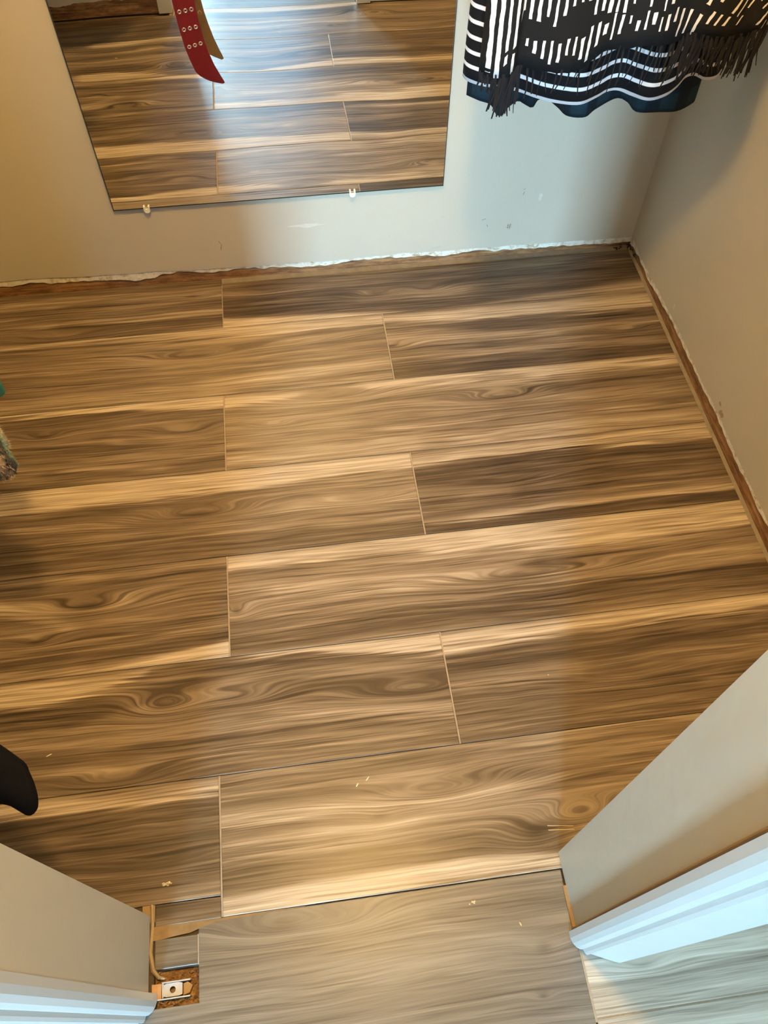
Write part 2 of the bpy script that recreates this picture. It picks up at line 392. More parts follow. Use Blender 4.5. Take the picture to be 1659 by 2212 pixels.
    ((-1.048, -0.2405, 0.2215, 0.4226), -0.19, [(0.75, 0.2, [(0.519, 0.4066, 0.0142), (0.772, 0.4009, 0.011), (1.003, 0.4019, 0.012)]), (-0.5, 0.3, [(0.527, 0.357, 0.0235), (0.775, 0.3422, 0.0196), (1.001, 0.3458, 0.0238)]), (0.4, 0.25, [(0.735, 0.2258, 0.0054), (0.998, 0.2355, 0.0073)]), (-0.4, 0.2, [(0.632, 0.3003, 0.0075), (0.995, 0.2805, 0.0075)])], [(-0.356, 0.2838, 0.14, 0.016, 0.02, 0)]),
    ((-0.35, -0.2405, 0.187, 0.22), -0.12, [(-0.4, 0.2, [(-0.042, 0.2151, 0.0043), (0.983, 0.2103, 0.0036)])], []),
    ((-0.2375, 0.938, 0.188, 0.4226), 0.0, [(0.85, 0.15, [(-0.002, 0.1977, 0.0159), (0.146, 0.2016, 0.0179), (0.317, 0.2082, 0.0167), (0.422, 0.2107, 0.0147), (0.493, 0.2014, 0.0091)]), (-0.65, 0.25, [(-0.0, 0.2462, 0.022), (0.15, 0.2509, 0.0167), (0.358, 0.2511, 0.0189), (0.498, 0.2412, 0.0264)]), (0.4, 0.25, [(0.002, 0.3451, 0.0119), (0.228, 0.3384, 0.012), (0.444, 0.3298, 0.0121)]), (-0.35, 0.2, [(0.003, 0.4038, 0.0062), (0.161, 0.4003, 0.0062), (0.382, 0.4027, 0.0085)]), (0.3, 0.2, [(0.001, 0.2984, 0.0076), (0.294, 0.2961, 0.0078)]), (-0.3, 0.2, [(0.002, 0.3711, 0.0061), (0.23, 0.3618, 0.0049), (0.449, 0.3582, 0.0041)])], [(0.154, 0.3427, 0.14, 0.02, 0.05, 0.5), (0.317, 0.249, 0.06, 0.03, 0.04, 0.6), (0.408, 0.2728, 0.05, 0.02, 0.06, 0.2), (0.044, 0.3148, 0.04, 0.01, 0.012, 0.4)]),
    ((-0.62, 0.3435, -0.043, 0.186), 0.02, [(-0.3, 0.3, [(0.363, 0.1193, 0.0083), (0.567, 0.1202, 0.0084), (0.809, 0.122, 0.0068), (1.018, 0.1309, 0.0069)]), (0.25, 0.3, [(0.486, 0.084, 0.0081), (0.799, 0.0721, 0.0098)]), (-0.25, 0.25, [(0.483, 0.0348, 0.0031), (0.792, 0.0367, 0.0063)]), (0.3, 0.3, [(0.73, 0.1356, 0.0068), (0.961, 0.0718, 0.0099)]), (-0.25, 0.3, [(0.572, 0.175, 0.0053), (0.984, 0.1605, 0.0071)])], [(-0.14, 0.1615, 0.09, 0.022, 0.05, 0.5), (0.287, 0.0743, 0.035, 0.02, 0.012, 0.6), (0.269, 0.0039, 0.02, 0.006, 0.01, 0.6), (-0.024, 0.1567, 0.06, 0.018, 0.03, 0.1)]),
    ((-0.35, -0.28, 0.124, 0.168), -0.1, [(-0.25, 0.3, [(0.059, 0.1595, 0.0051), (1.01, 0.1541, 0.0051)])], []),
    ((0.3465, 1.5, -0.034, 0.09), -0.02, [(-0.4, 0.3, [(0.009, 0.002, 0.0062), (0.263, 0.0128, 0.0096)]), (0.3, 0.3, [(0.002, -0.0272, 0.0076), (0.251, -0.0219, 0.0062)])], [(0.442, 0.0268, 0.05, 0.01, 0.015, 0.4)]),
]


def ragged(a, b, step, fn):
    out, s = [], a
    while s < b:
        out.append((s, fn(s)))
        s += step * (0.6 + 0.8 * random.random())
    out.append((b, fn(b)))
    return out


def lerp_tab(tab):
    def f(s):
        if s <= tab[0][0]:
            return tab[0][1]
        for (a, va), (b, vb) in zip(tab, tab[1:]):
            if s <= b:
                return va + (vb - va) * (s - a) / (b - a)
        return tab[-1][1]
    return f


def jag(tab, amp, freq, seed):
    f = lerp_tab(tab)
    return lambda s: f(s) + amp * (mnoise.noise((s * freq, seed, 0)) + 0.6 * mnoise.noise((s * freq * 3.7, seed, 4)))


# ---- floor: the slab under the planks, cut out where the floor is broken open at the door jamb
HX0, HX1, HY0, HY1 = -0.352, -0.2765, 0.0695, 0.1225
n = NT('tan_grout_and_glue')
_x, _y, _z = n.xyz()
_f1 = n.noise(n.vec(_x, _y, _z), 60.0, 4.0, 0.65)
M_GROUT = n.set(color=n.ramp(_f1, [(0.25, (0.17, 0.115, 0.065)), (0.5, (0.40, 0.30, 0.185)), (0.75, (0.56, 0.48, 0.36))]), rough=0.8)
n = NT('chipboard_subfloor')
_x, _y, _z = n.xyz()
_f1 = n.noise(n.vec(_x, _y, _z), 130.0, 4.0, 0.7)
_f2 = n.noise(n.vec(_x, _y, _z), 45.0, 2.0, 0.7)
n.bump(_f1, 0.7, 0.004)
M_SUB = n.set(color=n.ramp(n.m('ADD', n.m('MULTIPLY', _f1, 0.6), n.m('MULTIPLY', _f2, 0.4)), [(0.3, (0.05, 0.025, 0.010)), (0.47, (0.26, 0.13, 0.045)), (0.6, (0.50, 0.30, 0.12)), (0.75, (0.72, 0.52, 0.27))]), rough=0.85)
g = Geo()
XL0 = -1.05
ZU, ZB = -0.0065, -0.030
for r in ((-3.4, 2.6, -6.0, HY0), (-3.4, HX0, HY0, HY1), (HX1, 2.6, HY0, HY1), (-3.4, 2.6, HY1, 1.80)):
    g.box(*r, ZB, ZU)
M_UNDER = plain_mat('dark_underlay', (0.10, 0.07, 0.045), 0.9, vary=0.3, scale=60)
floor = g.build('floor', M_UNDER, kind='structure', label='wood-look plank floor running wall to wall')
g = Geo().box(HX0 - 0.003, HX1 + 0.003, HY0 - 0.003, HY1 + 0.003, -0.032, -0.019)
sub = g.build('subfloor_patch', M_SUB, label='splintered brown chipboard in the broken floor corner')
sub.parent = floor


def plank(outline, mat, top=0.0, bevel=0.0011):
    """one plank: outline counter-clockwise with square corners, chamfered top edge"""
    k = len(outline)
    inner = []
    for i in range(k):
        p, q, r = (Vector(outline[(i + j - 1) % k]) for j in range(3))
        a, b = (q - p).normalized(), (r - q).normalized()
        inner.append(q + (Vector((-a.y, a.x)) + Vector((-b.y, b.x))) * bevel)
    v = [(x, y, -0.012) for x, y in outline] + [(x, y, top - bevel * 0.7) for x, y in outline] + [(p.x, p.y, top) for p in inner]
    f = [tuple(range(2 * k, 3 * k))]
    for i in range(k):
        j = (i + 1) % k
        f += [(i, j, k + j, k + i), (k + i, k + j, 2 * k + j, 2 * k + i)]
    o = mesh_obj('plank', v, f, mat)
    o.parent = floor
    return o


SEEDS = [3.1, 12.4, 21.9, 33.3, 41.2, 56.8, 63.3, 71.5, 87.1, 93.6, 101.2, 117.7, 124.4, 133.9, 141.1, 157.3, 163.8, 171.4]
for i, (rect, tone, bands, knots) in enumerate(PLANKS):
    x0, x1, y0, y1 = rect
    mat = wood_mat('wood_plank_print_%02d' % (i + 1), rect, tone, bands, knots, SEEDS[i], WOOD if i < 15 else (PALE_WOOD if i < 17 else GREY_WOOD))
    if i == 15:   # threshold plank, notched round the broken corner
        out = [(-0.62, -0.043), (0.3435, -0.043), (0.3435, 0.186), (-0.2785, 0.186), (-0.2785, HY0 + 0.0005), (HX0, HY0 + 0.0005), (-0.62, HY0 + 0.0005)]
        out = [(-0.62, -0.043), (0.3435, -0.043), (0.3435, 0.186), (-0.2785, 0.186), (-0.2785, HY0), (-0.62, HY0)]
    else:
        out = [(x0, y0), (x1, y0), (x1, y1), (x0, y1)]
    plank(out, mat, top=(0.0 if i < 15 else -0.0006))
for i, (x0, x1, y0, y1) in enumerate([(0.3465, 1.55, -0.266, -0.036), (-0.85, 0.3435, -0.274, -0.045), (-0.05, 1.15, -0.505, -0.276), (-1.25, -0.0525, -0.505, -0.276), (-1.9, -0.6225, -0.043, 0.089)]):
    rect = (x0, x1, y0, y1)
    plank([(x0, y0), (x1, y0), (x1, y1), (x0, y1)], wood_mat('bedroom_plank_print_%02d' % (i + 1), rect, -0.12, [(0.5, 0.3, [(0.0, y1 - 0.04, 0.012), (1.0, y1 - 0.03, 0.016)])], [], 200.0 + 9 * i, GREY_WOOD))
# pale grout pressed into the end joints
M_JOINT = plain_mat('pale_end_grout', (0.40, 0.32, 0.23), 0.8, vary=0.25, scale=120)
for xa, xb, y0, y1 in ((-0.2057, -0.2033, 1.5762, 1.738), (0.2123, 0.2157, 1.343, 1.575), (-0.2107, -0.2073, 1.1142, 1.342), (0.2173, 0.2207, 0.8864, 1.1132), (-0.2147, -0.2113, 0.6544, 0.8854), (0.2093, 0.2127, 0.4236, 0.6534), (-0.2407, -0.2373, 0.188, 0.4226), (-0.2803, -0.2782, 0.1235, 0.168), (0.3433, 0.3467, -0.04, 0.0885), (0.3465, 1.5, -0.0365, -0.0335)):
    o = Geo().box(xa, xb, y0, y1, -0.009, -0.0011).build('grout_line', M_JOINT)
    o.parent = floor
# gritty mortar left between the planks and the bare wall plates
M_MORTAR = plain_mat('grey_tan_mortar', (0.30, 0.265, 0.21), 0.85, vary=0.28, scale=45, relief=0.4)
g = Geo().box(-0.2045, 0.949, 1.7385, 1.7645, -0.010, -0.0016).box(0.937, 0.949, 0.21, 1.7385, -0.010, -0.0016)
o = g.build('mortar_edge', M_MORTAR, label='gritty tan mortar edge along the bare walls')
o.parent = floor
# dark grime packed into the far corner
g = Geo()
rnd = random.Random(3)
for k in range(26):
    u = rnd.random() ** 1.6
    c = Vector((0.944 - u * 0.05, 1.757 - rnd.uniform(0, 0.012), rnd.uniform(0.0, 0.014))) if k % 2 else Vector((0.944 - rnd.uniform(0, 0.010), 1.757 - u * 0.06, rnd.uniform(0.0, 0.014)))
    s = rnd.uniform(0.002, 0.006)
    pts = [c + Vector((rnd.uniform(-1, 1) * s, rnd.uniform(-1, 1) * s, rnd.uniform(-0.8, 0.8) * s)) for _ in range(5)]
    g.add(pts, [(0, 1, 2), (0, 3, 1), (1, 3, 4), (1, 4, 2), (2, 4, 0), (0, 4, 3)])
o = g.build('corner_grime', plain_mat('dark_grime', (0.03, 0.018, 0.010), 0.9, vary=0.4, scale=90), kind='stuff')
o.parent = floor
# amber glue smeared along the joint by the left jamb
M_GLUE = plain_mat('amber_glue', (0.25, 0.155, 0.065), 0.5, 0.4, vary=0.35, scale=70, relief=0.3)
g = Geo()
pts_t = ragged(-0.356, -0.10, 0.012, jag([(-0.356, 0.1875), (-0.25, 0.1872), (-0.10, 0.1868)], 0.0008, 60, 1.0))
pts_b = ragged(-0.356, -0.10, 0.012, jag([(-0.356, 0.166), (-0.29, 0.172), (-0.25, 0.183), (-0.10, 0.1858)], 0.0012, 70, 2.0))
loop = pts_b + pts_t[::-1]
g.add([(x, y, -0.0003) for x, y in loop], [tuple(range(len(loop)))])
o = g.build('glue_smear', M_GLUE, label='amber glue smeared in the floor joint')
o.parent = floor
# glue strip squeezed along the foot of the left jamb
g = Geo()
tt = [(-0.3565, 0.222), (-0.3545, 0.19), (-0.3575, 0.15), (-0.352, 0.124), (-0.343, 0.113), (-0.333, 0.1105)]
g.tube([(x, y, -0.002) for x, y in tt], [0.003, 0.0035, 0.004, 0.004, 0.003, 0.0015], 6)
o = g.build('caulk_bead', plain_mat('tan_caulk', (0.34, 0.24, 0.12), 0.5, vary=0.2, scale=90), label='tan caulk bead along jamb foot')
o.parent = floor
g = Geo()
loop = [(-0.372, 0.222), (-0.351, 0.221), (-0.3505, 0.195), (-0.372, 0.195)]
g.add([(x, y, -0.0015) for x, y in loop], [tuple(range(len(loop)))])
o = g.build('tan_filler', plain_mat('tan_filler', (0.32, 0.21, 0.10), 0.6, vary=0.2, scale=60), label='tan filler patch by jamb corner')
o.parent = floor

# ---- walls with the baseboards torn off: painted sheet, torn white plaster edge, bare wood plate
n = NT('bare_sole_plate_wood')
_x, _y, _z = n.xyz()
_s = n.m('ADD', _x, _y)
_g1 = n.noise(n.vec(n.m('MULTIPLY', _s, 9.0), n.m('MULTIPLY', _z, 140.0), 2.0), 1.0, 4.0, 0.65, 0.8)
_g2 = n.noise(n.vec(n.m('MULTIPLY', _s, 14.0), n.m('MULTIPLY', _z, 30.0), 8.0), 1.0, 4.0, 0.7)
n.bump(_g1, 0.5, 0.003)
M_PLATE = n.set(color=n.ramp(n.m('ADD', n.m('MULTIPLY', _g1, 0.5), n.m('MULTIPLY', _g2, 0.5)), [(0.3, (0.055, 0.022, 0.009)), (0.45, (0.17, 0.078, 0.030)), (0.55, (0.32, 0.165, 0.068)), (0.7, (0.50, 0.31, 0.145))]), rough=0.65)
n = NT('torn_white_plaster')
_x, _y, _z = n.xyz()
_g1 = n.noise(n.vec(_x, _y, _z), 55.0, 4.0, 0.7)
n.bump(_g1, 0.6, 0.004)
M_PLASTER = n.set(color=n.ramp(_g1, [(0.32, (0.45, 0.35, 0.22)), (0.48, (0.74, 0.70, 0.60)), (0.6, (0.84, 0.82, 0.77))]), rough=0.85)


def sheet(name, pts, ztop, place, th, mat, parent=None, **props):
    """upright sheet with a ragged lower edge; place(s, d, z) gives the world point, d = depth behind its face"""
    k = len(pts)
    v, f = [], []
    for s, zb in pts:
        v += [place(s, 0, zb), place(s, 0, ztop), place(s, th, zb), place(s, th, ztop)]
    for i in range(k - 1):
        a, b = 4 * i, 4 * i + 4
        f += [(a, b, b + 1, a + 1), (a + 2, a + 3, b + 3, b + 2), (a, a + 2, b + 2, b), (a + 1, b + 1, b + 3, a + 3)]
    f += [(0, 1, 3, 2), (4 * k - 4, 4 * k - 2, 4 * k - 1, 4 * k - 3)]
    o = mesh_obj(name, v, f, mat)
    for kk, vv in props.items():
        o[kk] = vv
    if parent:
        o.parent = parent
    return o


YB, XR, XL, YF, YD = 1.757, 0.945, -1.05, 0.205, 0.092
CEIL = 2.42
back = lambda s, d, z: (s, YB + d, z)
right = lambda s, d, z: (XR + d, s, z)
zb_back = [(-1.05, 0.060), (-0.77, 0.057), (-0.45, 0.049), (-0.2, 0.040), (0.08, 0.035), (0.3, 0.040), (0.46, 0.038), (0.7, 0.034), (0.86, 0.033), (0.95, 0.030)]
zw_back = [(-1.05, 0.040), (-0.77, 0.040), (-0.5, 0.030), (-0.44, 0.024), (-0.3, 0.034), (-0.1, 0.026), (0.08, 0.021), (0.16, 0.027), (0.46, 0.022), (0.7, 0.018), (0.86, 0.016), (0.95, 0.010)]
wb = sheet('wall_back', ragged(XL, XR + 0.013, 0.008, jag(zb_back, 0.0036, 13, 1.3)), CEIL, back, 0.013, M_WALL, kind='structure', label='beige painted back wall holding the mirror')
sheet('torn_plaster', ragged(XL, XR + 0.005, 0.006, jag(zw_back, 0.009, 11, 6.1)), 0.075, lambda s, d, z: (s, YB + 0.003 + d, z), 0.008, M_PLASTER, wb, label='torn white plaster edge above bare wood')
g = Geo().box(XL, XR + 0.02, YB + 0.0075, YB + 0.04, -0.012, 0.085)
o = g.build('sole_plate', M_PLATE, label='bare brown wood plate at the wall foot')
o.parent = wb
zb_r = [(0.2, 0.050), (0.8, 0.049), (1.16, 0.048), (1.46, 0.044), (1.6, 0.033), (1.67, 0.028), (1.76, 0.036)]
zw_r = [(0.2, 0.034), (0.8, 0.039), (0.95, 0.034), (1.16, 0.036), (1.3, 0.030), (1.46, 0.032), (1.6, 0.018), (1.76, 0.012)]
wr = sheet('wall_right', ragged(YF - 0.02, YB + 0.0, 0.008, jag(zb_r, 0.0034, 13, 9.3)), CEIL, right, 0.013, M_WALL, kind='structure', label='beige painted right wall of the closet')
sheet('torn_plaster', ragged(YF - 0.02, YB + 0.002, 0.006, jag(zw_r, 0.009, 11, 3.7)), 0.07, lambda s, d, z: (XR + 0.0012 + d, s, z), 0.006, M_PLASTER, wr, label='torn white plaster edge above bare wood')
g = Geo().box(XR + 0.0030, XR + 0.04, YF - 0.02, YB + 0.01, -0.012, 0.085)
o = g.build('sole_plate', M_PLATE, label='bare brown wood plate at the wall foot')
o.parent = wr
g = Geo().box(XL - 0.013, XL, YF - 0.02, YB + 0.013, -0.01, CEIL)
g.build('wall_left', M_WALL, kind='structure', label='beige painted left wall of the closet')
# front wall with the doorway: two sides and the header
DL, DR, DH = -0.3585, 0.3455, 2.03
BX0, BX1, BY0 = -3.4, 2.6, WIN['y']


fl = Geo().box(BX0, DL - 0.052, YD, YF - 0.014, 0.0015, CEIL).box(DL - 0.052, DL, YD, YF, 0.0015, CEIL).build('wall_front_left', M_WALL, kind='structure', label='beige plastered wall end beside the broken floor corner')
fr = Geo().box(DR, DR + 0.052, YD, YF + 0.008, 0.004, CEIL).box(DR + 0.052, BX1, YD, YF - 0.004, 0.004, CEIL).build('wall_front_right', M_WALL, kind='structure', label='beige plastered wall end above the white casing foot')
# torn strip inside the closet left of the door
sheet('torn_plaster', ragged(XL, DL - 0.055, 0.008, jag([(XL, 0.045), (-0.5, 0.055), (-0.41, 0.075)], 0.006, 28, 5.5)), 0.12, lambda s, d, z: (s, YF - 0.006 - d, z), 0.006, M_WALL, fl)
o = Geo().box(XL, DL - 0.054, YF - 0.016, YF - 0.010, 0.0, 0.09).build('sole_plate', M_PLATE)
o.parent = fl
Geo().box(DL, DR, YD, YF, DH, CEIL).build('wall_header', M_WALL, kind='structure', label='beige wall above the doorway')
Geo().box(XL - 0.02, XR + 0.04, YF - 0.1, YB + 0.05, CEIL, CEIL + 0.02).build('ceiling', M_CEIL, kind='structure', label='white closet ceiling')

# small scuffs on the paint
M_SCUFF = plain_mat('grey_pencil_scuff', (0.13, 0.11, 0.09), 0.8)
M_SMEAR = plain_mat('brown_smear', (0.36, 0.28, 0.18), 0.7, vary=0.3, scale=80)
M_RUB = plain_mat('pale_rub_mark', (0.64, 0.60, 0.52), 0.6, vary=0.1, scale=90)
g = Geo()
for (xa, za, xb, zb_) in ((0.575, 0.098, 0.590, 0.099), (0.577, 0.104, 0.589, 0.105), (0.580, 0.093, 0.579, 0.109), (0.585, 0.092, 0.5855, 0.110), (0.520, 0.112, 0.524, 0.105), (0.505, 0.128, 0.516, 0.131), (0.607, 0.196, 0.609, 0.205), (0.606, 0.212, 0.611, 0.214), (-0.19, 0.100, -0.186, 0.118), (-0.187, 0.120, -0.192, 0.128)):
    d = Vector((xb - xa, 0, zb_ - za)).normalized()
    s = Vector((-d.z, 0, d.x)) * 0.0006
    g.add([Vector((xa, YB - 0.0003, za)) - s, Vector((xb, YB - 0.0003, zb_)) - s, Vector((xb, YB - 0.0003, zb_)) + s, Vector((xa, YB - 0.0003, za)) + s], [(0, 1, 2, 3)])
o = g.build('pencil_scuffs', M_SCUFF, kind='stuff')
o.parent = wb


def blot(parent, place, cx_, cz_, rx, rz, mat, name, seed):
    rnd = random.Random(seed)
    pts = [place(cx_ + rx * math.cos(t) * rnd.uniform(0.5, 1.1), -0.0003, cz_ + rz * math.sin(t) * rnd.uniform(0.5, 1.1)) for t in [2 * math.pi * k / 16 for k in range(16)]]
    o = mesh_obj(name, pts, [tuple(range(16))], mat)
    o.parent = parent


blot(wb, back, 0.655, 0.185, 0.006, 0.016, M_RUB, 'rub_mark', 1)
blot(wb, back, 0.04, 0.155, 0.050, 0.007, M_RUB, 'rub_mark', 2)
blot(wr, right, 1.085, 0.062, 0.014, 0.010, M_SMEAR, 'smear', 3)
blot(wr, right, 1.105, 0.075, 0.008, 0.006, M_SMEAR, 'smear', 4)
blot(wr, right, 1.43, 0.072, 0.005, 0.012, M_RUB, 'rub_mark', 5)

# ---- bedroom shell on the viewer's side of the doorway
Geo().box(BX0 - 0.02, BX0, BY0, YD, -0.01, CEIL).build('wall_bedroom_left', M_BED, kind='structure', label='pale bedroom wall outside the closet, window end')
g = Geo().box(BX1, BX1 + 0.1, BY0, SIDE_FILL['y0'], -0.01, CEIL).box(BX1, BX1 + 0.1, SIDE_FILL['y1'], YD, -0.01, CEIL)
g.box(BX1, BX1 + 0.1, SIDE_FILL['y0'], SIDE_FILL['y1'], -0.01, SIDE_FILL['z0']).box(BX1, BX1 + 0.1, SIDE_FILL['y0'], SIDE_FILL['y1'], SIDE_FILL['z1'], CEIL)
g.build('wall_bedroom_right', M_BED, kind='structure', label='pale bedroom wall with an added side window')
e3 = empty('window_3', (BX1, SIDE_FILL['y0'], SIDE_FILL['z0']), 'added side window that brightens the left jamb', None, None, 'structure')  # frame round the added opening for the jamb-brightening light
for q in ((SIDE_FILL['y0'] - 0.05, SIDE_FILL['y0'], SIDE_FILL['z0'] - 0.05, SIDE_FILL['z1'] + 0.05), (SIDE_FILL['y1'], SIDE_FILL['y1'] + 0.05, SIDE_FILL['z0'] - 0.05, SIDE_FILL['z1'] + 0.05), (SIDE_FILL['y0'], SIDE_FILL['y1'], SIDE_FILL['z0'] - 0.05, SIDE_FILL['z0']), (SIDE_FILL['y0'], SIDE_FILL['y1'], SIDE_FILL['z1'], SIDE_FILL['z1'] + 0.05)):
    Geo().box(BX1 - 0.015, BX1, q[0], q[1], q[2], q[3]).build('window_frame', M_TRIM, e3)


def window_wall(name, w, xa, xb, label, num):
    y = w['y']
    g = Geo()
    g.box(xa, w['x0'], y - 0.1, y, -0.01, CEIL).box(w['x1'], xb, y - 0.1, y, -0.01, CEIL)
    g.box(w['x0'], w['x1'], y - 0.1, y, -0.01, w['z0']).box(w['x0'], w['x1'], y - 0.1, y, w['z1'], CEIL)
    g.build(name, M_BED, kind='structure', label=label)
    e = empty('window_%d' % num, (w['x0'], y, w['z0']), 'bedroom window in the %s' % label, None, None, 'structure')
    for q in ((w['x0'] - 0.05, w['x0'], w['z0'] - 0.05, w['z1'] + 0.05), (w['x1'], w['x1'] + 0.05, w['z0'] - 0.05, w['z1'] + 0.05), (w['x0'], w['x1'], w['z0'] - 0.05, w['z0']), (w['x0'], w['x1'], w['z1'], w['z1'] + 0.05)):
        Geo().box(q[0], q[1], y, y + 0.015, q[2], q[3]).build('window_frame', M_TRIM, e)


window_wall('wall_bedroom_far', WIN, BX0, -0.30, 'far bedroom wall behind the viewer', 1)
window_wall('wall_bedroom_near', WIN2, -0.20, BX1, 'nearer bedroom wall behind the viewer', 2)
Geo().box(-0.30, -0.20, BY0 - 0.1, WIN2['y'], -0.01, CEIL).build('wall_bedroom_return', M_BED, kind='structure', label='return wall between the two bedroom windows')
Geo().box(BX0, BX1, BY0, YD, CEIL, CEIL + 0.02).build('ceiling_bedroom', M_CEIL, kind='structure', label='white bedroom ceiling')

# ---- door casings on the bedroom side
PROFILE = [(0.0, 0.001), (0.0, 0.011), (0.0025, 0.019), (0.007, 0.0255), (0.0125, 0.029), (0.0165, 0.0295), (0.018, 0.0345), (0.0205, 0.0385), (0.0235, 0.0385), (0.0255, 0.0370), (0.064, 0.054), (0.071, 0.0565), (0.0755, 0.0545), (0.0765, 0.048), (0.0765, 0.001)]


def casing(name, side, label):
    xe = 0.3325 if side > 0 else -0.3445
    poly = [(xe + side * u, YD - 0.0005 - t) for u, t in PROFILE]
    g = Geo()
    k = len(poly)
    zs = [0.0015, DH + 0.05]
    v = [(x, y, z) for z in zs for x, y in poly]
    f = [tuple(range(k)), tuple(range(k, 2 * k))] + [(i, (i + 1) % k, k + (i + 1) % k, k + i) for i in range(k)]
    g.add(v, f)
    o = g.build(name, M_TRIM, kind='structure', label=label)
    return o


cr = casing('trim_1', 1, 'white moulded door casing at the right of the threshold')
cl = casing('trim_2', -1, 'white moulded door casing beside the broken floor corner')
Geo().box(-0.42, 0.41, 0.035, YD - 0.0005, DH + 0.05, DH + 0.125).build('trim_3', M_TRIM, kind='structure', label='white head casing over the doorway')
# thin caulk line where casing meets the wall end
g = Geo()
g.tube([(0.3400, YD + 0.001, 0.002), (0.3410, YD + 0.003, 0.4), (0.3415, YD + 0.003, 2.0)], 0.0022, 6)
o = g.build('caulk_line', plain_mat('brown_caulk', (0.30, 0.19, 0.09), 0.6), cr)
g = Geo()
g.box(0.3400, 0.3455, YD + 0.004, 0.16, 0.0003, 0.004)
o = g.build('jamb_gap_filler', plain_mat('brown_gap_filler', (0.36, 0.22, 0.10), 0.7, vary=0.3, scale=60))
o.parent = fr

# ---- metal bracket in the broken corner
M_STEEL = plain_mat('zinc_steel', (0.50, 0.53, 0.58), 0.35, 0.5, 0.25, 0.10, 60, 0.1)
br = empty('floor_bracket', (-0.322, 0.0935, -0.019), 'small zinc floor bracket with screw hole in the broken corner', 'bracket')
g = Geo()
cx, cy = -0.3215, 0.0935
# plate as a ring of quads round the screw hole
N = 20
ang = [2 * math.pi * (i + 0.5) / N for i in range(N)]
inner = [(cx + 0.0048 * math.cos(a), cy + 0.0048 * math.sin(a)) for a in ang]
outer = []
for a in ang:
    c, s = math.cos(a), math.sin(a)
    k = min(0.0155 / max(abs(c), 1e-6), 0.0095 / max(abs(s), 1e-6))
    outer.append((cx + k * c, cy + k * s))
zt, zbm = -0.0062, -0.0078
v = [(x, y, zt) for x, y in outer] + [(x, y, zt) for x, y in inner] + [(x, y, zbm) for x, y in outer] + [(x, y, zbm) for x, y in inner]
f = []
for i in range(N):
    j = (i + 1) % N
    f += [(i, j, N + j, N + i), (2 * N + i, 3 * N + i, 3 * N + j, 2 * N + j), (i, 2 * N + i, 2 * N + j, j), (N + i, N + j, 3 * N + j, 3 * N + i)]
g.add(v, f)
g.build('plate', M_STEEL, br)
for yy, x0, x1 in ((0.1045, -0.338, -0.293), (0.0815, -0.345, -0.293)):
    Geo().box(x0, x1, yy - 0.0009, yy + 0.0009, -0.019, -0.0025).build('flange', M_STEEL, br)
Geo().box(cx - 0.0165, cx - 0.0145, cy - 0.0100, cy + 0.0100, -0.019, -0.0045).build('upright', M_STEEL, br)
M_TANB = plain_mat('orange_tan_wood', (0.62, 0.36, 0.17), 0.55, vary=0.25, scale=50, relief=0.2)
o = Geo().prism([(-0.3545, 0.0825), (-0.3395, 0.0820), (-0.3390, 0.1035), (-0.3550, 0.1045)], -0.02, -0.006).build('wood_shim', M_TANB)
tag(o, 'orange-tan wood shim beside the zinc floor bracket', 'shim')
o = Geo().prism([(-0.304, 0.084), (-0.295, 0.086), (-0.290, 0.096), (-0.298, 0.102), (-0.3045, 0.100)], -0.02, -0.0085).build('wood_chip', plain_mat('brown_wood_chip', (0.45, 0.27, 0.10), 0.6, vary=0.3, scale=60))
tag(o, 'brown wood chip wedged at the bracket end', 'wood chip')
# crumbs of torn board in the hole
g = Geo()
rnd = random.Random(5)
for k in range(70):
    px, py = rnd.uniform(HX0 + 0.004, HX1 - 0.004), rnd.choice((rnd.uniform(0.107, 0.1205), rnd.uniform(0.071, 0.080), rnd.uniform(0.071, 0.12)))
    if -0.340 < px < -0.304 and 0.082 < py < 0.105:
        continue
    s = rnd.uniform(0.0012, 0.0038)
    c = Vector((px, py, -0.0165 + rnd.uniform(0, 0.006)))
    pts = [c + Vector((rnd.uniform(-1, 1) * s * 1.6, rnd.uniform(-1, 1) * s, rnd.uniform(-1, 1) * s * 0.7)) for _ in range(5)]
    g.add(pts, [(0, 1, 2), (0, 3, 1), (1, 3, 4), (1, 4, 2), (2, 4, 0), (0, 4, 3)])
o = g.build('chipboard_debris', M_SUB, kind='stuff')
tag(o, 'brown splintered debris in the broken floor corner', 'debris')

# ---- wall mirror on its clips
MX0, MX1, MZ0, MZ1, MY = -0.4265, 0.3905, 0.249, 1.63, 1.7455
TILT = math.radians(0.46)
mr = empty('wall_mirror', (0, MY, MZ0), 'large frameless wall mirror reflecting the plank floor', 'mirror')
mr.rotation_euler = (-TILT, 0, 0)
n = NT('mirror_silver')
_x, _y, _z = n.xyz()
_w = n.noise(n.vec(n.m('MULTIPLY', _x, 6.0), 0.0, n.m('MULTIPLY', _z, 3.0)), 1.0, 0.0)
n.bump(_w, 0.5, 0.0016)
M_MIRROR = n.set(color=(0.90, 0.92, 0.90), rough=0.0, metal=1.0)
M_EDGE = plain_mat('dark_glass_edge', (0.035, 0.04, 0.032), 0.15, 0.5, vary=0.1)
g = Geo().add([(MX0, 0, 0), (MX1, 0, 0), (MX1, 0, MZ1 - MZ0), (MX0, 0, MZ1 - MZ0)], [(0, 1, 2, 3)])
o = mesh_obj('mirror_face', g.v, g.f, M_MIRROR, mr)
for p in o.data.polygons:
    if p.normal.y > 0:
        o.data.flip_normals()
        break
g = Geo().box(MX0, MX1, 0.0003, 0.0050, 0.0, MZ1 - MZ0)
mesh_obj('mirror_backing', g.v, g.f, M_EDGE, mr, label='dark edge of the glass')
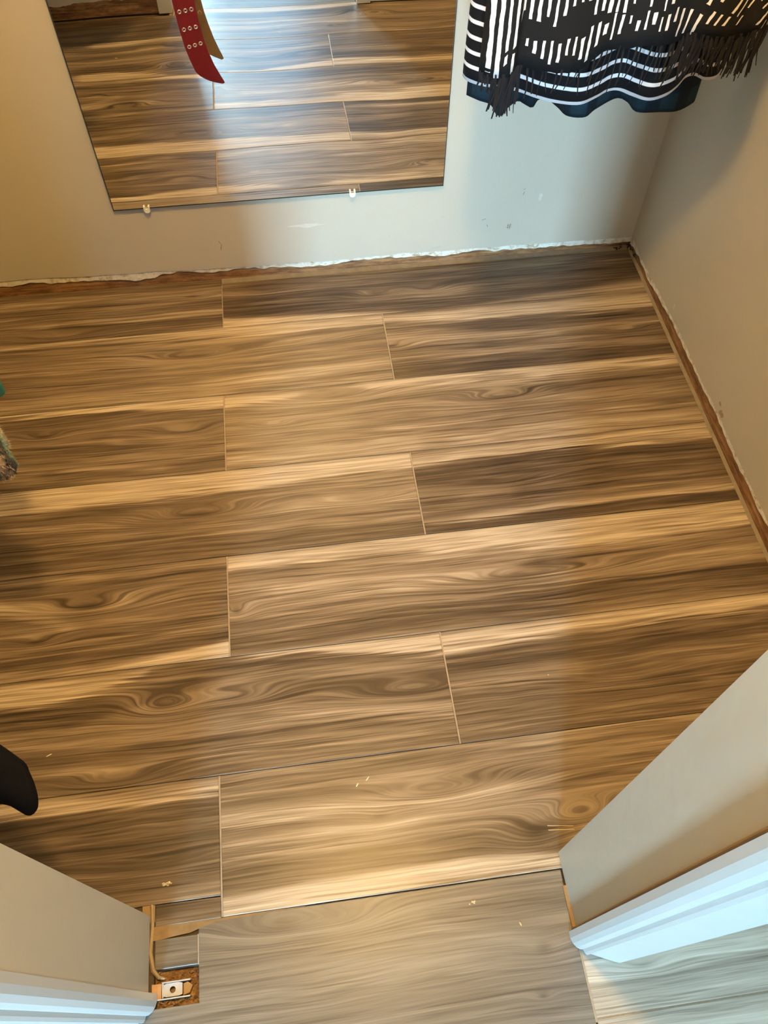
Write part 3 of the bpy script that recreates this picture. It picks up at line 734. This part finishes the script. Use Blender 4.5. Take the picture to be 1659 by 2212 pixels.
for q in ((MX0, MX1, 0.0, 0.0026), (MX0, MX0 + 0.0020, 0.0, MZ1 - MZ0), (MX1 - 0.0016, MX1, 0.0, MZ1 - MZ0)):
    g = Geo().box(q[0], q[1], -0.0004, 0.0002, q[2], q[3])
    mesh_obj('edge_line', g.v, g.f, M_EDGE, mr, label='dark desilvered edge')
M_CLIP = plain_mat('white_clip_plastic', (0.84, 0.82, 0.74), 0.35, 0.5, vary=0.03)


def clip(x, z, label):
    e = empty('mirror_clip', (x, MY, z), label, 'clip', 'mirror clips')
    g = Geo()
    poly = [(-0.0075, 0.008), (-0.0075, -0.001)] + [(-0.0075 * math.cos(a), -0.0015 - 0.0085 * math.sin(a)) for a in [math.pi * k / 10 for k in range(0, 11)]] + [(0.0075, -0.001), (0.0075, 0.008), (0.0038, 0.008), (0.0034, 0.0012), (-0.0034, 0.0012), (-0.0038, 0.008)]
    k = len(poly)
    v = [(a, -0.0045, b) for a, b in poly] + [(a, -0.0002, b) for a, b in poly]
    g.add(v, [tuple(range(k)), tuple(range(k, 2 * k))[::-1]] + [(i, (i + 1) % k, k + (i + 1) % k, k + i) for i in range(k)])
    o = mesh_obj('jaw', g.v, g.f, M_CLIP, e)
    g = Geo().box(-0.0060, 0.0060, -0.0004, YB - MY, -0.0085, -0.0012)
    mesh_obj('foot', g.v, g.f, M_CLIP, e)


clip(-0.346, 0.249, 'white plastic clip under the mirror, nearest its left corner')
clip(0.160, 0.249, 'white plastic clip under the mirror, toward the hanging clothes')

# ---- red belt hanging in front of the mirror
n = NT('dark_red_leather')
_x, _y, _z = n.xyz()
_f = n.noise(n.vec(_x, _y, _z), 400.0, 3.0)
n.bump(_f, 0.25, 0.001)
M_RED = n.set(color=(0.135, 0.006, 0.010), rough=0.5, spec=0.3)
M_LINING = plain_mat('tan_belt_lining', (0.24, 0.14, 0.06), 0.75, vary=0.15, scale=200)
belt = empty('leather_belt', (-0.2, 1.69, 1.66), 'dark red leather belt with rows of silver eyelets hanging before the mirror', 'belt')
BELT = [(0.562, -0.124, 1.699), (0.580, -0.132, 1.696), (0.602, -0.140, 1.692), (0.628, -0.147, 1.688), (0.66, -0.153, 1.685), (0.70, -0.157, 1.683), (0.76, -0.160, 1.682), (0.85, -0.164, 1.682), (0.98, -0.172, 1.682), (1.2, -0.185, 1.683), (1.5, -0.198, 1.685), (1.60, -0.20, 1.686)]


def belt_frame(i):
    z, x, y = BELT[i]
    a, b = BELT[max(i - 1, 0)], BELT[min(i + 1, len(BELT) - 1)]
    d = Vector((b[1] - a[1], b[2] - a[2], b[0] - a[0])).normalized()
    s = Vector((1, 0.16, 0))
    s = (s - d * s.dot(d)).normalized()
    return Vector((x, y, z)), d, s, s.cross(d)


def belt_at(z):
    for i in range(len(BELT) - 1):
        if BELT[i][0] <= z <= BELT[i + 1][0]:
            t = (z - BELT[i][0]) / (BELT[i + 1][0] - BELT[i][0])
            A, B = belt_frame(i), belt_frame(i + 1)
            return tuple(A[k].lerp(B[k], t) for k in range(4))


HWB = 0.0205


def strap(name, off0, off1, mat, label=None):
    zs = [0.562 + 0.0022 * k for k in range(0, 24)] + [0.634, 0.645, 0.66, 0.675, 0.69, 0.71, 0.735, 0.76, 0.80, 0.85, 0.9, 0.98, 1.05, 1.2, 1.35, 1.5, 1.598]
    v, f = [], []
    for z in zs:
        p, d, s, nn = belt_at(z)
        q = min(1.0, (z - 0.562) / 0.050)
        # pointed tip leaning to one side
        l = -HWB + 2 * HWB * 0.86 * (1 - q) ** 1.7
        r = HWB - 2 * HWB * 0.03 * (1 - q) ** 4
        for off in (off0, off1):
            v += [p + s * l + nn * off, p + s * r + nn * off]
    k = len(zs)
    for i in range(k - 1):
        a, b = 4 * i, 4 * i + 4
        f += [(a, a + 1, b + 1, b), (a + 2, b + 2, b + 3, a + 3), (a, b, b + 2, a + 2), (a + 1, a + 3, b + 3, b + 1)]
    f += [(0, 2, 3, 1), (4 * k - 4, 4 * k - 3, 4 * k - 1, 4 * k - 2)]
    o = under(mesh_obj(name, v, f, mat), belt)
    if label:
        o['label'] = label
    return o


# the side facing the room has the normal with negative y
_s = -1 if belt_at(0.7)[3].y > 0 else 1
strap('strap', 0.0002 * _s, 0.0022 * _s, M_RED, 'dark red leather face')
strap('lining', 0.0001 * _s, -0.0012 * _s, M_LINING, 'tan leather lining')
M_SILVER = plain_mat('silver_eyelet', (0.78, 0.76, 0.72), 0.28, 0.5, 1.0, 0.05)
eye_me = None
for row in range(7):
    z = 0.657 + 0.0330 * row
    for c in (-1, 0, 1):
        p, d, s, nn = belt_at(z)
        ctr = p + s * (c * 0.0118) + nn * 0.0005 * _s
        if eye_me is None:
            g = Geo()
            ring = []
            for i in range(14):
                a = 2 * math.pi * i / 14
                for rr, h in ((0.0019, 0.0019), (0.0040, 0.0022), (0.0043, 0.0016), (0.0040, -0.0018), (0.0019, -0.0016)):
                    g.v.append((rr * math.cos(a), rr * math.sin(a), h))
            for i in range(14):
                j = (i + 1) % 14
                for k in range(5):
                    k2 = (k + 1) % 5
                    g.f.append((5 * i + k, 5 * j + k, 5 * j + k2, 5 * i + k2))
            o = mesh_obj('eyelet', g.v, g.f, M_SILVER, None, True)
            eye_me = o.data
        else:
            o = bpy.data.objects.new('eyelet', eye_me)
            COL.objects.link(o)
        nv = nn * _s
        o.parent = belt
        Mx = Matrix((s, d, s.cross(d))).transposed().to_4x4()
        if s.cross(d).dot(nv) < 0:
            Mx = Matrix((-s, d, (-s).cross(d))).transposed().to_4x4()
        o.matrix_parent_inverse = Matrix.Translation(belt.location).inverted()
        o.matrix_basis = Matrix.Translation(ctr) @ Mx
g = Geo()
bz, bx, by = 1.585, -0.2, 1.686
g.tube([(bx - 0.028, by, bz + 0.0), (bx - 0.028, by, bz + 0.05), (bx + 0.028, by, bz + 0.05), (bx + 0.028, by, bz), (bx - 0.028, by, bz)], 0.0028, 8)
g.build('buckle', M_SILVER, belt)
g = Geo().tube([(bx, 1.757, 1.655), (bx, 1.710, 1.650), (bx, 1.684, 1.637), (bx, 1.678, 1.650)], 0.0032, 8)
o = g.build('wall_hook', M_SILVER)
tag(o, 'small silver wall hook above the mirror holding the belt', 'hook')

# ---- hanging clothes
M_HANGER = plain_mat('white_hanger_plastic', (0.75, 0.75, 0.74), 0.4, vary=0.03)
M_ROD = plain_mat('chrome_rod', (0.7, 0.7, 0.7), 0.22, 0.5, 1.0, 0.03)
ROD_Z = 1.66
for x, lab in ((0.60, 'chrome closet rod along the right wall, above the striped top'), (-0.74, 'chrome closet rod along the left wall')):
    o = Geo().tube([(x, YF + 0.014, ROD_Z), (x, YB - 0.0005, ROD_Z)], 0.0145, 14).build('closet_rod', M_ROD, smooth=True)
    tag(o, lab, 'rod')


def hanger(root, x, y, half, zsh):
    g = Geo()
    g.tube([(x - half * 0.9, y, zsh - 0.055), (x, y, zsh + 0.03), (x + half * 0.9, y, zsh - 0.055), (x - half * 0.9, y, zsh - 0.055)], 0.004, 6)
    g.tube([(x, y, zsh + 0.03), (x, y, ROD_Z - 0.03), (x + 0.017, y, ROD_Z - 0.008), (x + 0.0185, y, ROD_Z + 0.004), (x + 0.012, y, ROD_Z + 0.0165), (x, y, ROD_Z + 0.019), (x - 0.012, y, ROD_Z + 0.0165)], 0.002, 6)
    g.build('hanger', M_HANGER, root)


def garment(root, part, front, back, z_hem, z_sh, half, cx, cy, mat, hem=None, levels=26, nfront=90, nback=40):
    """closed cloth tube: front and back hem curves in plan (left to right), drawn up to sloped shoulders"""
    def resample(c, m):
        L = [0]
        for a, b in zip(c, c[1:]):
            L.append(L[-1] + math.dist(a, b))
        out = []
        for k in range(m):
            s = L[-1] * k / (m - 1)
            i = max(j for j in range(len(L) - 1) if L[j] <= s + 1e-9)
            t = (s - L[i]) / max(L[i + 1] - L[i], 1e-9)
            t = min(max(t, 0), 1)
            # smooth through neighbours (Catmull-Rom)
            p0, p1, p2, p3 = c[max(i - 1, 0)], c[i], c[i + 1], c[min(i + 2, len(c) - 1)]
            out.append(tuple(0.5 * (2 * p1[q] + (p2[q] - p0[q]) * t + (2 * p0[q] - 5 * p1[q] + 4 * p2[q] - p3[q]) * t * t + (3 * p1[q] - p0[q] - 3 * p2[q] + p3[q]) * t ** 3) for q in (0, 1)))
        return out
    nf = nfront
    F, Bk = resample(front, nf), resample(back, nback)
    loop = F + Bk[::-1]
    k = len(loop)
    x_lo, x_hi = min(p[0] for p in loop), max(p[0] for p in loop)
    v, f = [], []
    for lv in range(levels + 1):
        t = lv / levels
        for i, (x, y) in enumerate(loop):
            zh = z_hem + (hem(x) if hem else 0.0)
            # shoulder line falls away from the neck
            u = (x - (x_lo + x_hi) / 2) / ((x_hi - x_lo) / 2)
            xs = cx + half * u
            zs = z_sh - 0.075 * abs(u) ** 1.2
            z = zh + (zs - zh) * t
            w = t * t * (3 - 2 * t)
            ys = cy + (0.012 if i < nf else -0.012) * -1
            wy = min(1, t * 1.05) ** 1.6
            xx = x + (xs - x) * w
            yy = y + (ys - y) * wy
            v.append((xx, yy, z))
    for lv in range(levels):
        for i in range(k):
            j = (i + 1) % k
            f.append((lv * k + i, lv * k + j, (lv + 1) * k + j, (lv + 1) * k + i))
    o = mesh_obj(part, v, f, mat, None, True)
    under(o, root)
    md = o.modifiers.new('cloth_thickness', 'SOLIDIFY')
    md.thickness = 0.0016
    md.offset = 0
    return o


# striped top
n = NT('black_and_white_stripe_jersey')
_x, _y, _z = n.xyz()
_wob = n.m('MULTIPLY', n.m('SUBTRACT', n.noise(n.vec(_x, _y, _z), 22.0, 2.0), 0.5), 0.0035)
_per = 0.0252
_fr = n.m('FRACT', n.m('DIVIDE', n.m('SUBTRACT', n.m('ADD', _z, _wob), 0.6965), _per))
_str = n.m('MULTIPLY', n.smooth(_fr, 0.07, 0.11), n.smooth(_fr, 0.38, 0.34))
_wv = n.noise(n.vec(_x, _y, _z), 900.0, 2.0)
n.bump(_wv, 0.3, 0.001)
M_STRIPE = n.set(color=n.mixc(_str, (0.008, 0.008, 0.010), (0.74, 0.74, 0.78)), rough=0.9, spec=0.15)
root = empty('striped_top', (0.60, 1.41, 0.70), 'black top with thin white horizontal stripes on the right rod', 'top', 'clothes on the right rod')
fr_ = [(0.3411, 1.4331), (0.3436, 1.4188), (0.3547, 1.4051), (0.3759, 1.3919), (0.4232, 1.3741), (0.4588, 1.3444), (0.4881, 1.3261), (0.5274, 1.3155), (0.5616, 1.332), (0.588, 1.3497), (0.61, 1.3516), (0.6297, 1.3312), (0.654, 1.3134), (0.6871, 1.3228), (0.7165, 1.3463), (0.7445, 1.3768), (0.7641, 1.3823), (0.7762, 1.3668), (0.7995, 1.3702), (0.8206, 1.396)]
bk_ = [(0.3416, 1.4351), (0.3711, 1.4451), (0.42, 1.414), (0.6, 1.4), (0.7706, 1.398), (0.8201, 1.398)]
garment(root, 'body', fr_, bk_, 0.70, 1.45, 0.215, 0.58, 1.412, M_STRIPE)

hanger(root, 0.60, 1.412, 0.21, 1.43)
# navy plaid shirt behind
n = NT('dark_navy_plaid')
_x, _y, _z = n.xyz()
_px = n.m('FRACT', n.m('MULTIPLY', _x, 17.0))
_pz = n.m('FRACT', n.m('MULTIPLY', _z, 17.0))
_c = n.m('ADD', n.smooth(_px, 0.45, 0.5), n.smooth(_pz, 0.45, 0.5))
_nn = n.noise(n.vec(_x, _y, _z), 60.0, 3.0)
_c = n.m('MULTIPLY', n.m('ADD', n.m('MULTIPLY', _c, 0.4), n.m('MULTIPLY', _nn, 0.5)), 0.9)
M_NAVY = n.set(color=n.ramp(_c, [(0.15, (0.006, 0.010, 0.016)), (0.6, (0.007, 0.017, 0.029)), (0.95, (0.012, 0.034, 0.050))]), rough=0.85, spec=0.2)
root = empty('plaid_shirt', (0.60, 1.51, 0.61), 'dark navy plaid shirt behind the striped top', 'shirt', 'clothes on the right rod')
fr_ = [(0.3738, 1.5237), (0.3947, 1.5014), (0.4145, 1.4843), (0.419, 1.4486), (0.4294, 1.4457), (0.4422, 1.4665), (0.4699, 1.4907), (0.4824, 1.4761), (0.4938, 1.465), (0.512, 1.4905), (0.5313, 1.4849), (0.5435, 1.459), (0.5544, 1.429), (0.5863, 1.4204), (0.6142, 1.444), (0.666, 1.4768), (0.685, 1.4614), (0.6891, 1.4318), (0.7012, 1.4223), (0.7332, 1.42), (0.7704, 1.4187), (0.805, 1.4371), (0.8237, 1.4578), (0.8516, 1.5254)]
bk_ = [(0.3743, 1.5257), (0.4138, 1.555), (0.6, 1.565), (0.8016, 1.565), (0.8511, 1.5274)]
garment(root, 'body', fr_, bk_, 0.61, 1.45, 0.205, 0.58, 1.535, M_NAVY)

hanger(root, 0.60, 1.535, 0.2, 1.43)
# shawl with dripping white print and a fringe
ZU = [(0.3491, 0.78), (0.3652, 0.8162), (0.3883, 0.8362), (0.3928, 0.8709), (0.4432, 0.8666), (0.4788, 0.8741), (0.5373, 0.8777), (0.6488, 0.8803), (0.6759, 0.889), (0.7954, 0.8481)]
ZL = [(0.3464, 0.8027), (0.3741, 0.8337), (0.4478, 0.8427), (0.4915, 0.85), (0.5327, 0.8664), (0.5908, 0.8733), (0.6495, 0.8783), (0.6808, 0.8752), (0.7165, 0.8609), (0.7899, 0.852)]
ZE = [(0.351, 0.7644), (0.3935, 0.8049), (0.4569, 0.7957), (0.496, 0.7946), (0.5297, 0.817), (0.5814, 0.8263), (0.66, 0.8238), (0.6801, 0.8334), (0.7286, 0.8291), (0.7976, 0.8338)]
HEM = [(0.3402, 0.7837), (0.3943, 0.7899), (0.4968, 0.785), (0.5309, 0.808), (0.606, 0.818), (0.6624, 0.8125), (0.6822, 0.8237), (0.7632, 0.8174), (0.7942, 0.8267)]
FRI = [(0.3472, 0.7568), (0.3574, 0.724), (0.3983, 0.7194), (0.4121, 0.7348), (0.4699, 0.7275), (0.5486, 0.7391), (0.6129, 0.7428), (0.6702, 0.7429), (0.7034, 0.7661), (0.7434, 0.7682), (0.7694, 0.7539), (0.807, 0.753)]
n = NT('dripping_white_print')
_x, _y, _z = n.xyz()
_fx = n.m('DIVIDE', n.m('SUBTRACT', _x, 0.31), 0.53)


def _tab(tab):
    c = n.ramp(_fx, [((a - 0.31) / 0.53, ((b - 0.74) / 0.2,) * 3) for a, b in tab])
    return n.m('MULTIPLY_ADD', c, 0.2, 0.74)


_shear = n.m('MULTIPLY', n.m('MULTIPLY', n.smooth(_x, 0.63, 0.764), n.m('SUBTRACT', _z, 0.83)), 0.55)
_wob = n.m('MULTIPLY', n.m('SUBTRACT', n.noise(n.vec(n.m('MULTIPLY', _x, 90.0), 0.0, n.m('MULTIPLY', _z, 40.0)), 1.0, 2.0), 0.5), 0.0050)
_u = n.m('DIVIDE', n.m('ADD', n.m('SUBTRACT', _x, _shear), _wob), 0.0125)
_ci = n.m('FLOOR', _u)
_fu = n.m('ABSOLUTE', n.m('SUBTRACT', n.m('FRACT', _u), 0.5))


def _rnd(k):
    w = n.new('ShaderNodeTexWhiteNoise', noise_dimensions='2D')
    n.put(w.inputs['Vector'], n.vec(_ci, k, 0.0))
    return w.outputs['Value']


_wid = n.m('MULTIPLY', n.m('MULTIPLY_ADD', _rnd(1.0), 0.16, 0.12), n.m('MULTIPLY_ADD', n.smooth(_x, 0.56, 0.70), -0.35, 1.0))
_col = n.m('LESS_THAN', _fu, _wid)
_top = n.m('GREATER_THAN', _z, n.m('ADD', _tab(ZU), n.m('MULTIPLY', n.m('SUBTRACT', _rnd(2.0), 0.35), 0.034)))
_lo1 = n.m('LESS_THAN', _z, n.m('SUBTRACT', _tab(ZL), n.m('MULTIPLY', _rnd(3.0), 0.016)))
_lo2 = n.m('GREATER_THAN', _z, n.m('ADD', _tab(ZE), n.m('MULTIPLY', n.m('SUBTRACT', _rnd(4.0), 0.3), 0.040)))
_low = n.m('MULTIPLY', _lo1, _lo2)
_ink = n.m('MULTIPLY', _col, n.m('MAXIMUM', _top, _low))
_wv = n.noise(n.vec(_x, _y, _z), 800.0, 2.0)
n.bump(_wv, 0.4, 0.001)
M_DRIP = n.set(color=n.mixc(_ink, (0.010, 0.010, 0.011), (0.78, 0.74, 0.70)), rough=0.9, spec=0.15)
root = empty('fringed_shawl', (0.60, 1.28, 0.74), 'black shawl with dripping white print and long black fringe, front of the rod', 'shawl', 'clothes on the right rod')
fr_ = [(0.3341, 1.292), (0.338, 1.28), (0.3494, 1.27), (0.3676, 1.264), (0.3839, 1.267), (0.3915, 1.282), (0.4058, 1.285), (0.4393, 1.272), (0.4774, 1.267), (0.5156, 1.276), (0.5538, 1.282), (0.592, 1.274), (0.6302, 1.276), (0.6588, 1.288), (0.6731, 1.29), (0.697, 1.278), (0.7352, 1.272), (0.7638, 1.282), (0.7925, 1.278), (0.8077, 1.288), (0.8097, 1.296)]
bk_ = [(0.3351, 1.294), (0.3819, 1.302), (0.5729, 1.306), (0.7638, 1.308), (0.8092, 1.298)]
_hemf = lerp_tab(HEM)
garment(root, 'body', fr_, bk_, 0.0, 1.45, 0.22, 0.58, 1.372, M_DRIP, hem=lambda x: _hemf(x) + 0.004 * mnoise.noise((x * 60, 3, 1)))
hanger(root, 0.60, 1.372, 0.21, 1.44)
_frif = lerp_tab(FRI)
_fy = lerp_tab(fr_)
g = Geo()
rnd = random.Random(21)


def strand(x, y, z0, z1, w):
    k = 6
    ph, am = rnd.uniform(0, 6), rnd.uniform(0.0008, 0.003)
    dx, dyy = rnd.uniform(-0.010, 0.006), rnd.uniform(-0.002, 0.006)
    v = []
    for i in range(k + 1):
        t = i / k
        xx = x + dx * t * t + am * math.sin(ph + 4 * t)
        yy = y + dyy * t + 0.0015 * math.sin(ph * 2 + 5 * t)
        ww = w * (1 - 0.55 * t)
        v += [(xx - ww, yy, z0 + (z1 - z0) * t), (xx + ww, yy - 0.0005, z0 + (z1 - z0) * t)]
    g.add(v, [(2 * i, 2 * i + 1, 2 * i + 3, 2 * i + 2) for i in range(k)])


x = 0.338
while x < 0.808:
    dense = x < 0.399 or x > 0.669
    for rep in range(3 if dense else 1):
        z0 = _hemf(x) + 0.006
        z1 = _frif(x) + rnd.uniform(-0.008, 0.016) + (0.0 if dense else rnd.choice((0, 0, 0.012, 0.022)))
        strand(x + rnd.uniform(-0.003, 0.003), _fy(x) + rnd.uniform(-0.003, 0.006), z0, z1, rnd.uniform(0.0009, 0.0024) * (1.25 if dense else 1))
    x += rnd.uniform(0.003, 0.006) if dense else rnd.uniform(0.006, 0.014)
M_FRINGE = plain_mat('black_fringe_yarn', (0.014, 0.013, 0.014), 0.9, 0.15, vary=0.3, scale=200)
g.build('fringe', M_FRINGE, root, kind='stuff')


# left rod
M_BLACK = plain_mat('black_wool', (0.006, 0.006, 0.007), 0.95, 0.1, vary=0.2, scale=300, relief=0.3)
root = empty('black_coat', (-0.66, 0.33, 0.395), 'black coat whose hem hangs nearest the broken floor corner', 'coat', 'clothes on the left rod')
fr_ = [(-0.93, 0.335), (-0.75, 0.325), (-0.60, 0.330), (-0.50, 0.322), (-0.463, 0.312), (-0.440, 0.303), (-0.434, 0.2985), (-0.429, 0.2935), (-0.422, 0.2910), (-0.4165, 0.2935), (-0.4135, 0.2985)]
bk_ = [(-0.93, 0.350), (-0.75, 0.42), (-0.60, 0.43), (-0.50, 0.412), (-0.472, 0.389), (-0.438, 0.363), (-0.429, 0.348), (-0.421, 0.332), (-0.4155, 0.317), (-0.4132, 0.306), (-0.4132, 0.3005)]
garment(root, 'body', fr_, bk_, 0.40, 1.45, 0.20, -0.72, 0.36, M_BLACK, nfront=150, nback=150)
hanger(root, -0.74, 0.36, 0.19, 1.44)
n = NT('teal_cream_fuzzy_knit')
_x, _y, _z = n.xyz()
_f1 = n.noise(n.vec(n.m('MULTIPLY', _x, 1.0), n.m('MULTIPLY', _y, 1.0), _z), 24.0, 3.0, 0.6)
_f2 = n.noise(n.vec(_x, _y, _z), 300.0, 3.0)
n.bump(_f2, 0.8, 0.004)
M_FUZZ = n.set(color=n.ramp(n.m('ADD', n.m('MULTIPLY', n.m('SUBTRACT', _y, 0.765), 8.0), n.m('MULTIPLY', n.m('SUBTRACT', _f1, 0.5), 0.35)), [(0.02, (0.55, 0.44, 0.38)), (0.08, (0.01, 0.012, 0.016)), (0.17, (0.02, 0.02, 0.022)), (0.22, (0.10, 0.26, 0.22)), (0.42, (0.08, 0.28, 0.25)), (0.48, (0.50, 0.48, 0.36)), (0.9, (0.58, 0.55, 0.42))]), rough=0.95, spec=0.1, sheen=0.3)
root = empty('fuzzy_sweater', (-0.68, 0.82, 0.50), 'fuzzy cream and teal sweater hanging between the black coat and teal blouse', 'sweater', 'clothes on the left rod')
fr_ = [(-0.93, 0.79), (-0.75, 0.775), (-0.60, 0.772), (-0.52, 0.768), (-0.48, 0.767), (-0.466, 0.769), (-0.459, 0.776), (-0.457, 0.792)]
bk_ = [(-0.93, 0.86), (-0.75, 0.885), (-0.60, 0.888), (-0.52, 0.882), (-0.492, 0.866), (-0.475, 0.838), (-0.472, 0.815), (-0.457, 0.794)]
garment(root, 'body', fr_, bk_, 0.50, 1.45, 0.20, -0.72, 0.83, M_FUZZ, nfront=110, nback=110)
hanger(root, -0.74, 0.83, 0.19, 1.44)
g = Geo()
rnd = random.Random(11)
for k in range(420):
    i = rnd.randrange(len(bk_) - 4, len(bk_) - 1) if rnd.random() < 0.6 else rnd.randrange(len(fr_) - 4, len(fr_) - 1)
    c = bk_ if rnd.random() < 0.6 else fr_
    i = min(i, len(c) - 2)
    t = rnd.random()
    x = c[i][0] + (c[i + 1][0] - c[i][0]) * t
    y = c[i][1] + (c[i + 1][1] - c[i][1]) * t
    z = 0.50 + rnd.random() ** 2 * 0.12
    d = Vector((x + 0.60, y - 0.825, rnd.uniform(-0.06, 0.02))).normalized()
    d = (d + Vector((rnd.uniform(-.7, .7), rnd.uniform(-.7, .7), rnd.uniform(-.5, .3)))).normalized() * rnd.uniform(0.004, 0.010)
    s = d.cross(Vector((0.2, 0.3, 1))).normalized() * 0.0006
    p = Vector((x, y, z))
    g.add([p - s, p + s, p + d * 0.6 + s * 0.7 + Vector((0, 0, -0.0005)), p + d + Vector((0, 0, -0.002))], [(0, 1, 2), (0, 2, 3)])
g.build('fuzz', M_FUZZ, root, kind='stuff')
M_TEAL = plain_mat('teal_cotton', (0.10, 0.40, 0.30), 0.8, 0.2, vary=0.15, scale=80)
root = empty('teal_blouse', (-0.70, 0.955, 0.50), 'teal green blouse edge behind the fuzzy sweater', 'blouse', 'clothes on the left rod')
fr_ = [(-0.93, 0.94), (-0.75, 0.932), (-0.60, 0.936), (-0.52, 0.936), (-0.50, 0.937), (-0.494, 0.943)]
bk_ = [(-0.93, 0.955), (-0.75, 0.978), (-0.60, 0.98), (-0.52, 0.974), (-0.503, 0.967), (-0.494, 0.950)]
garment(root, 'body', fr_, bk_, 0.50, 1.45, 0.19, -0.72, 0.957, M_TEAL)
hanger(root, -0.74, 0.957, 0.18, 1.44)

# ---- closet ceiling lamp
lamp = empty('ceiling_lamp', (LAMP_POS[0], LAMP_POS[1], CEIL), 'round warm globe lamp on the closet ceiling', 'lamp')


def globe(r, zc, seg=24, rings=12):
    g = Geo()
    for i in range(1, rings):
        a = math.pi * i / rings
        for k in range(seg):
            t = 2 * math.pi * k / seg
            g.v.append((LAMP_POS[0] + r * math.sin(a) * math.cos(t), LAMP_POS[1] + r * math.sin(a) * math.sin(t), zc - r * math.cos(a)))
    g.v += [(LAMP_POS[0], LAMP_POS[1], zc - r), (LAMP_POS[0], LAMP_POS[1], zc + r)]
    m = (rings - 1) * seg
    for k in range(seg):
        j = (k + 1) % seg
        for i in range(rings - 2):
            g.f.append((i * seg + k, i * seg + j, (i + 1) * seg + j, (i + 1) * seg + k))
        g.f += [(m, j, k), (m + 1, (rings - 2) * seg + k, (rings - 2) * seg + j)]
    return g


n = NT('warm_lit_glass')
M_LIT = n.set(color=(0.9, 0.85, 0.75), emit=LAMP_COLOR, emit_s=LAMP_STRENGTH, rough=0.4)
globe(0.075, CEIL - 0.105).build('globe', M_LIT, lamp, True)
Geo().tube([(LAMP_POS[0], LAMP_POS[1], CEIL - 0.0005), (LAMP_POS[0], LAMP_POS[1], CEIL - 0.035)], 0.055, 24).build('lamp_base', M_TRIM, lamp)

# ---- crumbs left on the floor
M_SAW = plain_mat('pale_sawdust', (0.72, 0.58, 0.34), 0.9, vary=0.2, scale=200)
M_WHITE = plain_mat('white_lint', (0.80, 0.74, 0.62), 0.9, vary=0.1)


def crumb(name, cx, cy, lx, ly, h, ang, mat, label, cat, bits, seed):
    rnd = random.Random(seed)
    g = Geo()
    ca, sa = math.cos(ang), math.sin(ang)
    for b in range(bits):
        u, w = (rnd.uniform(-1, 1) * lx, rnd.uniform(-1, 1) * ly) if bits > 1 else (0, 0)
        s = max(0.0012, min(lx, ly) * rnd.uniform(0.4, 0.8)) if bits > 1 else None
        a, c2 = (s * 1.4, s) if bits > 1 else (lx, ly)
        ring = []
        for k in range(7):
            t = 2 * math.pi * k / 7
            rr = rnd.uniform(0.7, 1.15)
            px, py = u + a * rr * math.cos(t), w + c2 * rr * math.sin(t)
            ring.append((cx + px * ca - py * sa, cy + px * sa + py * ca, 0.0001))
        top = (cx + u * ca - w * sa, cy + u * sa + w * ca, h * rnd.uniform(0.6, 1))
        g.add(ring + [top], [tuple(range(7))[::-1]] + [(k, (k + 1) % 7, 7) for k in range(7)])
    o = g.build(name, mat)
    tag(o, label, cat)


crumb('sawdust_crumb', -0.3315, 0.2515, 0.008, 0.0028, 0.003, 0.12, M_SAW, 'pale yellow sawdust crumb near the broken floor corner', 'crumb', 9, 1)
crumb('lint_thread', -0.552, 0.501, 0.0058, 0.0010, 0.0012, 0.35, M_WHITE, 'tiny pale lint thread beside the black coat hem', 'lint', 1, 2)
crumb('wood_sliver', 0.0105, 0.3735, 0.0045, 0.0016, 0.0010, 0.9, M_WHITE, 'pale wood sliver in mid floor, shorter of two', 'sliver', 1, 3)
crumb('wood_sliver', 0.0300, 0.3820, 0.0065, 0.0010, 0.0010, 0.85, M_WHITE, 'pale thin wood sliver in mid floor, longer of two', 'sliver', 1, 4)
crumb('sawdust_crumb', 0.181, 0.1545, 0.0058, 0.0024, 0.0014, 0.3, M_SAW, 'pale crumb cluster on the threshold plank', 'crumb', 4, 5)
crumb('wood_sliver', 0.2560, 0.1120, 0.0040, 0.0014, 0.0010, 1.9, M_SAW, 'yellow wood sliver on the threshold plank near the right casing', 'sliver', 1, 6)
crumb('grit_speck', 0.408, 0.535, 0.0012, 0.0012, 0.001, 0, M_WHITE, 'tiny white grit speck near the right jamb shadow', 'speck', 1, 7)
# two pale scratches scraped across the plank by the right wall end
for k, (ya, yb) in enumerate(((0.2585, 0.2530), (0.2510, 0.2470))):
    o = Geo().add([(0.338, ya, 0.0002), (0.384, yb - 0.0003, 0.0002), (0.384, yb + 0.0004, 0.0002), (0.338, ya + 0.0011, 0.0002)], [(0, 1, 2, 3)]).build('scratch', M_SAW)
    o.parent = floor
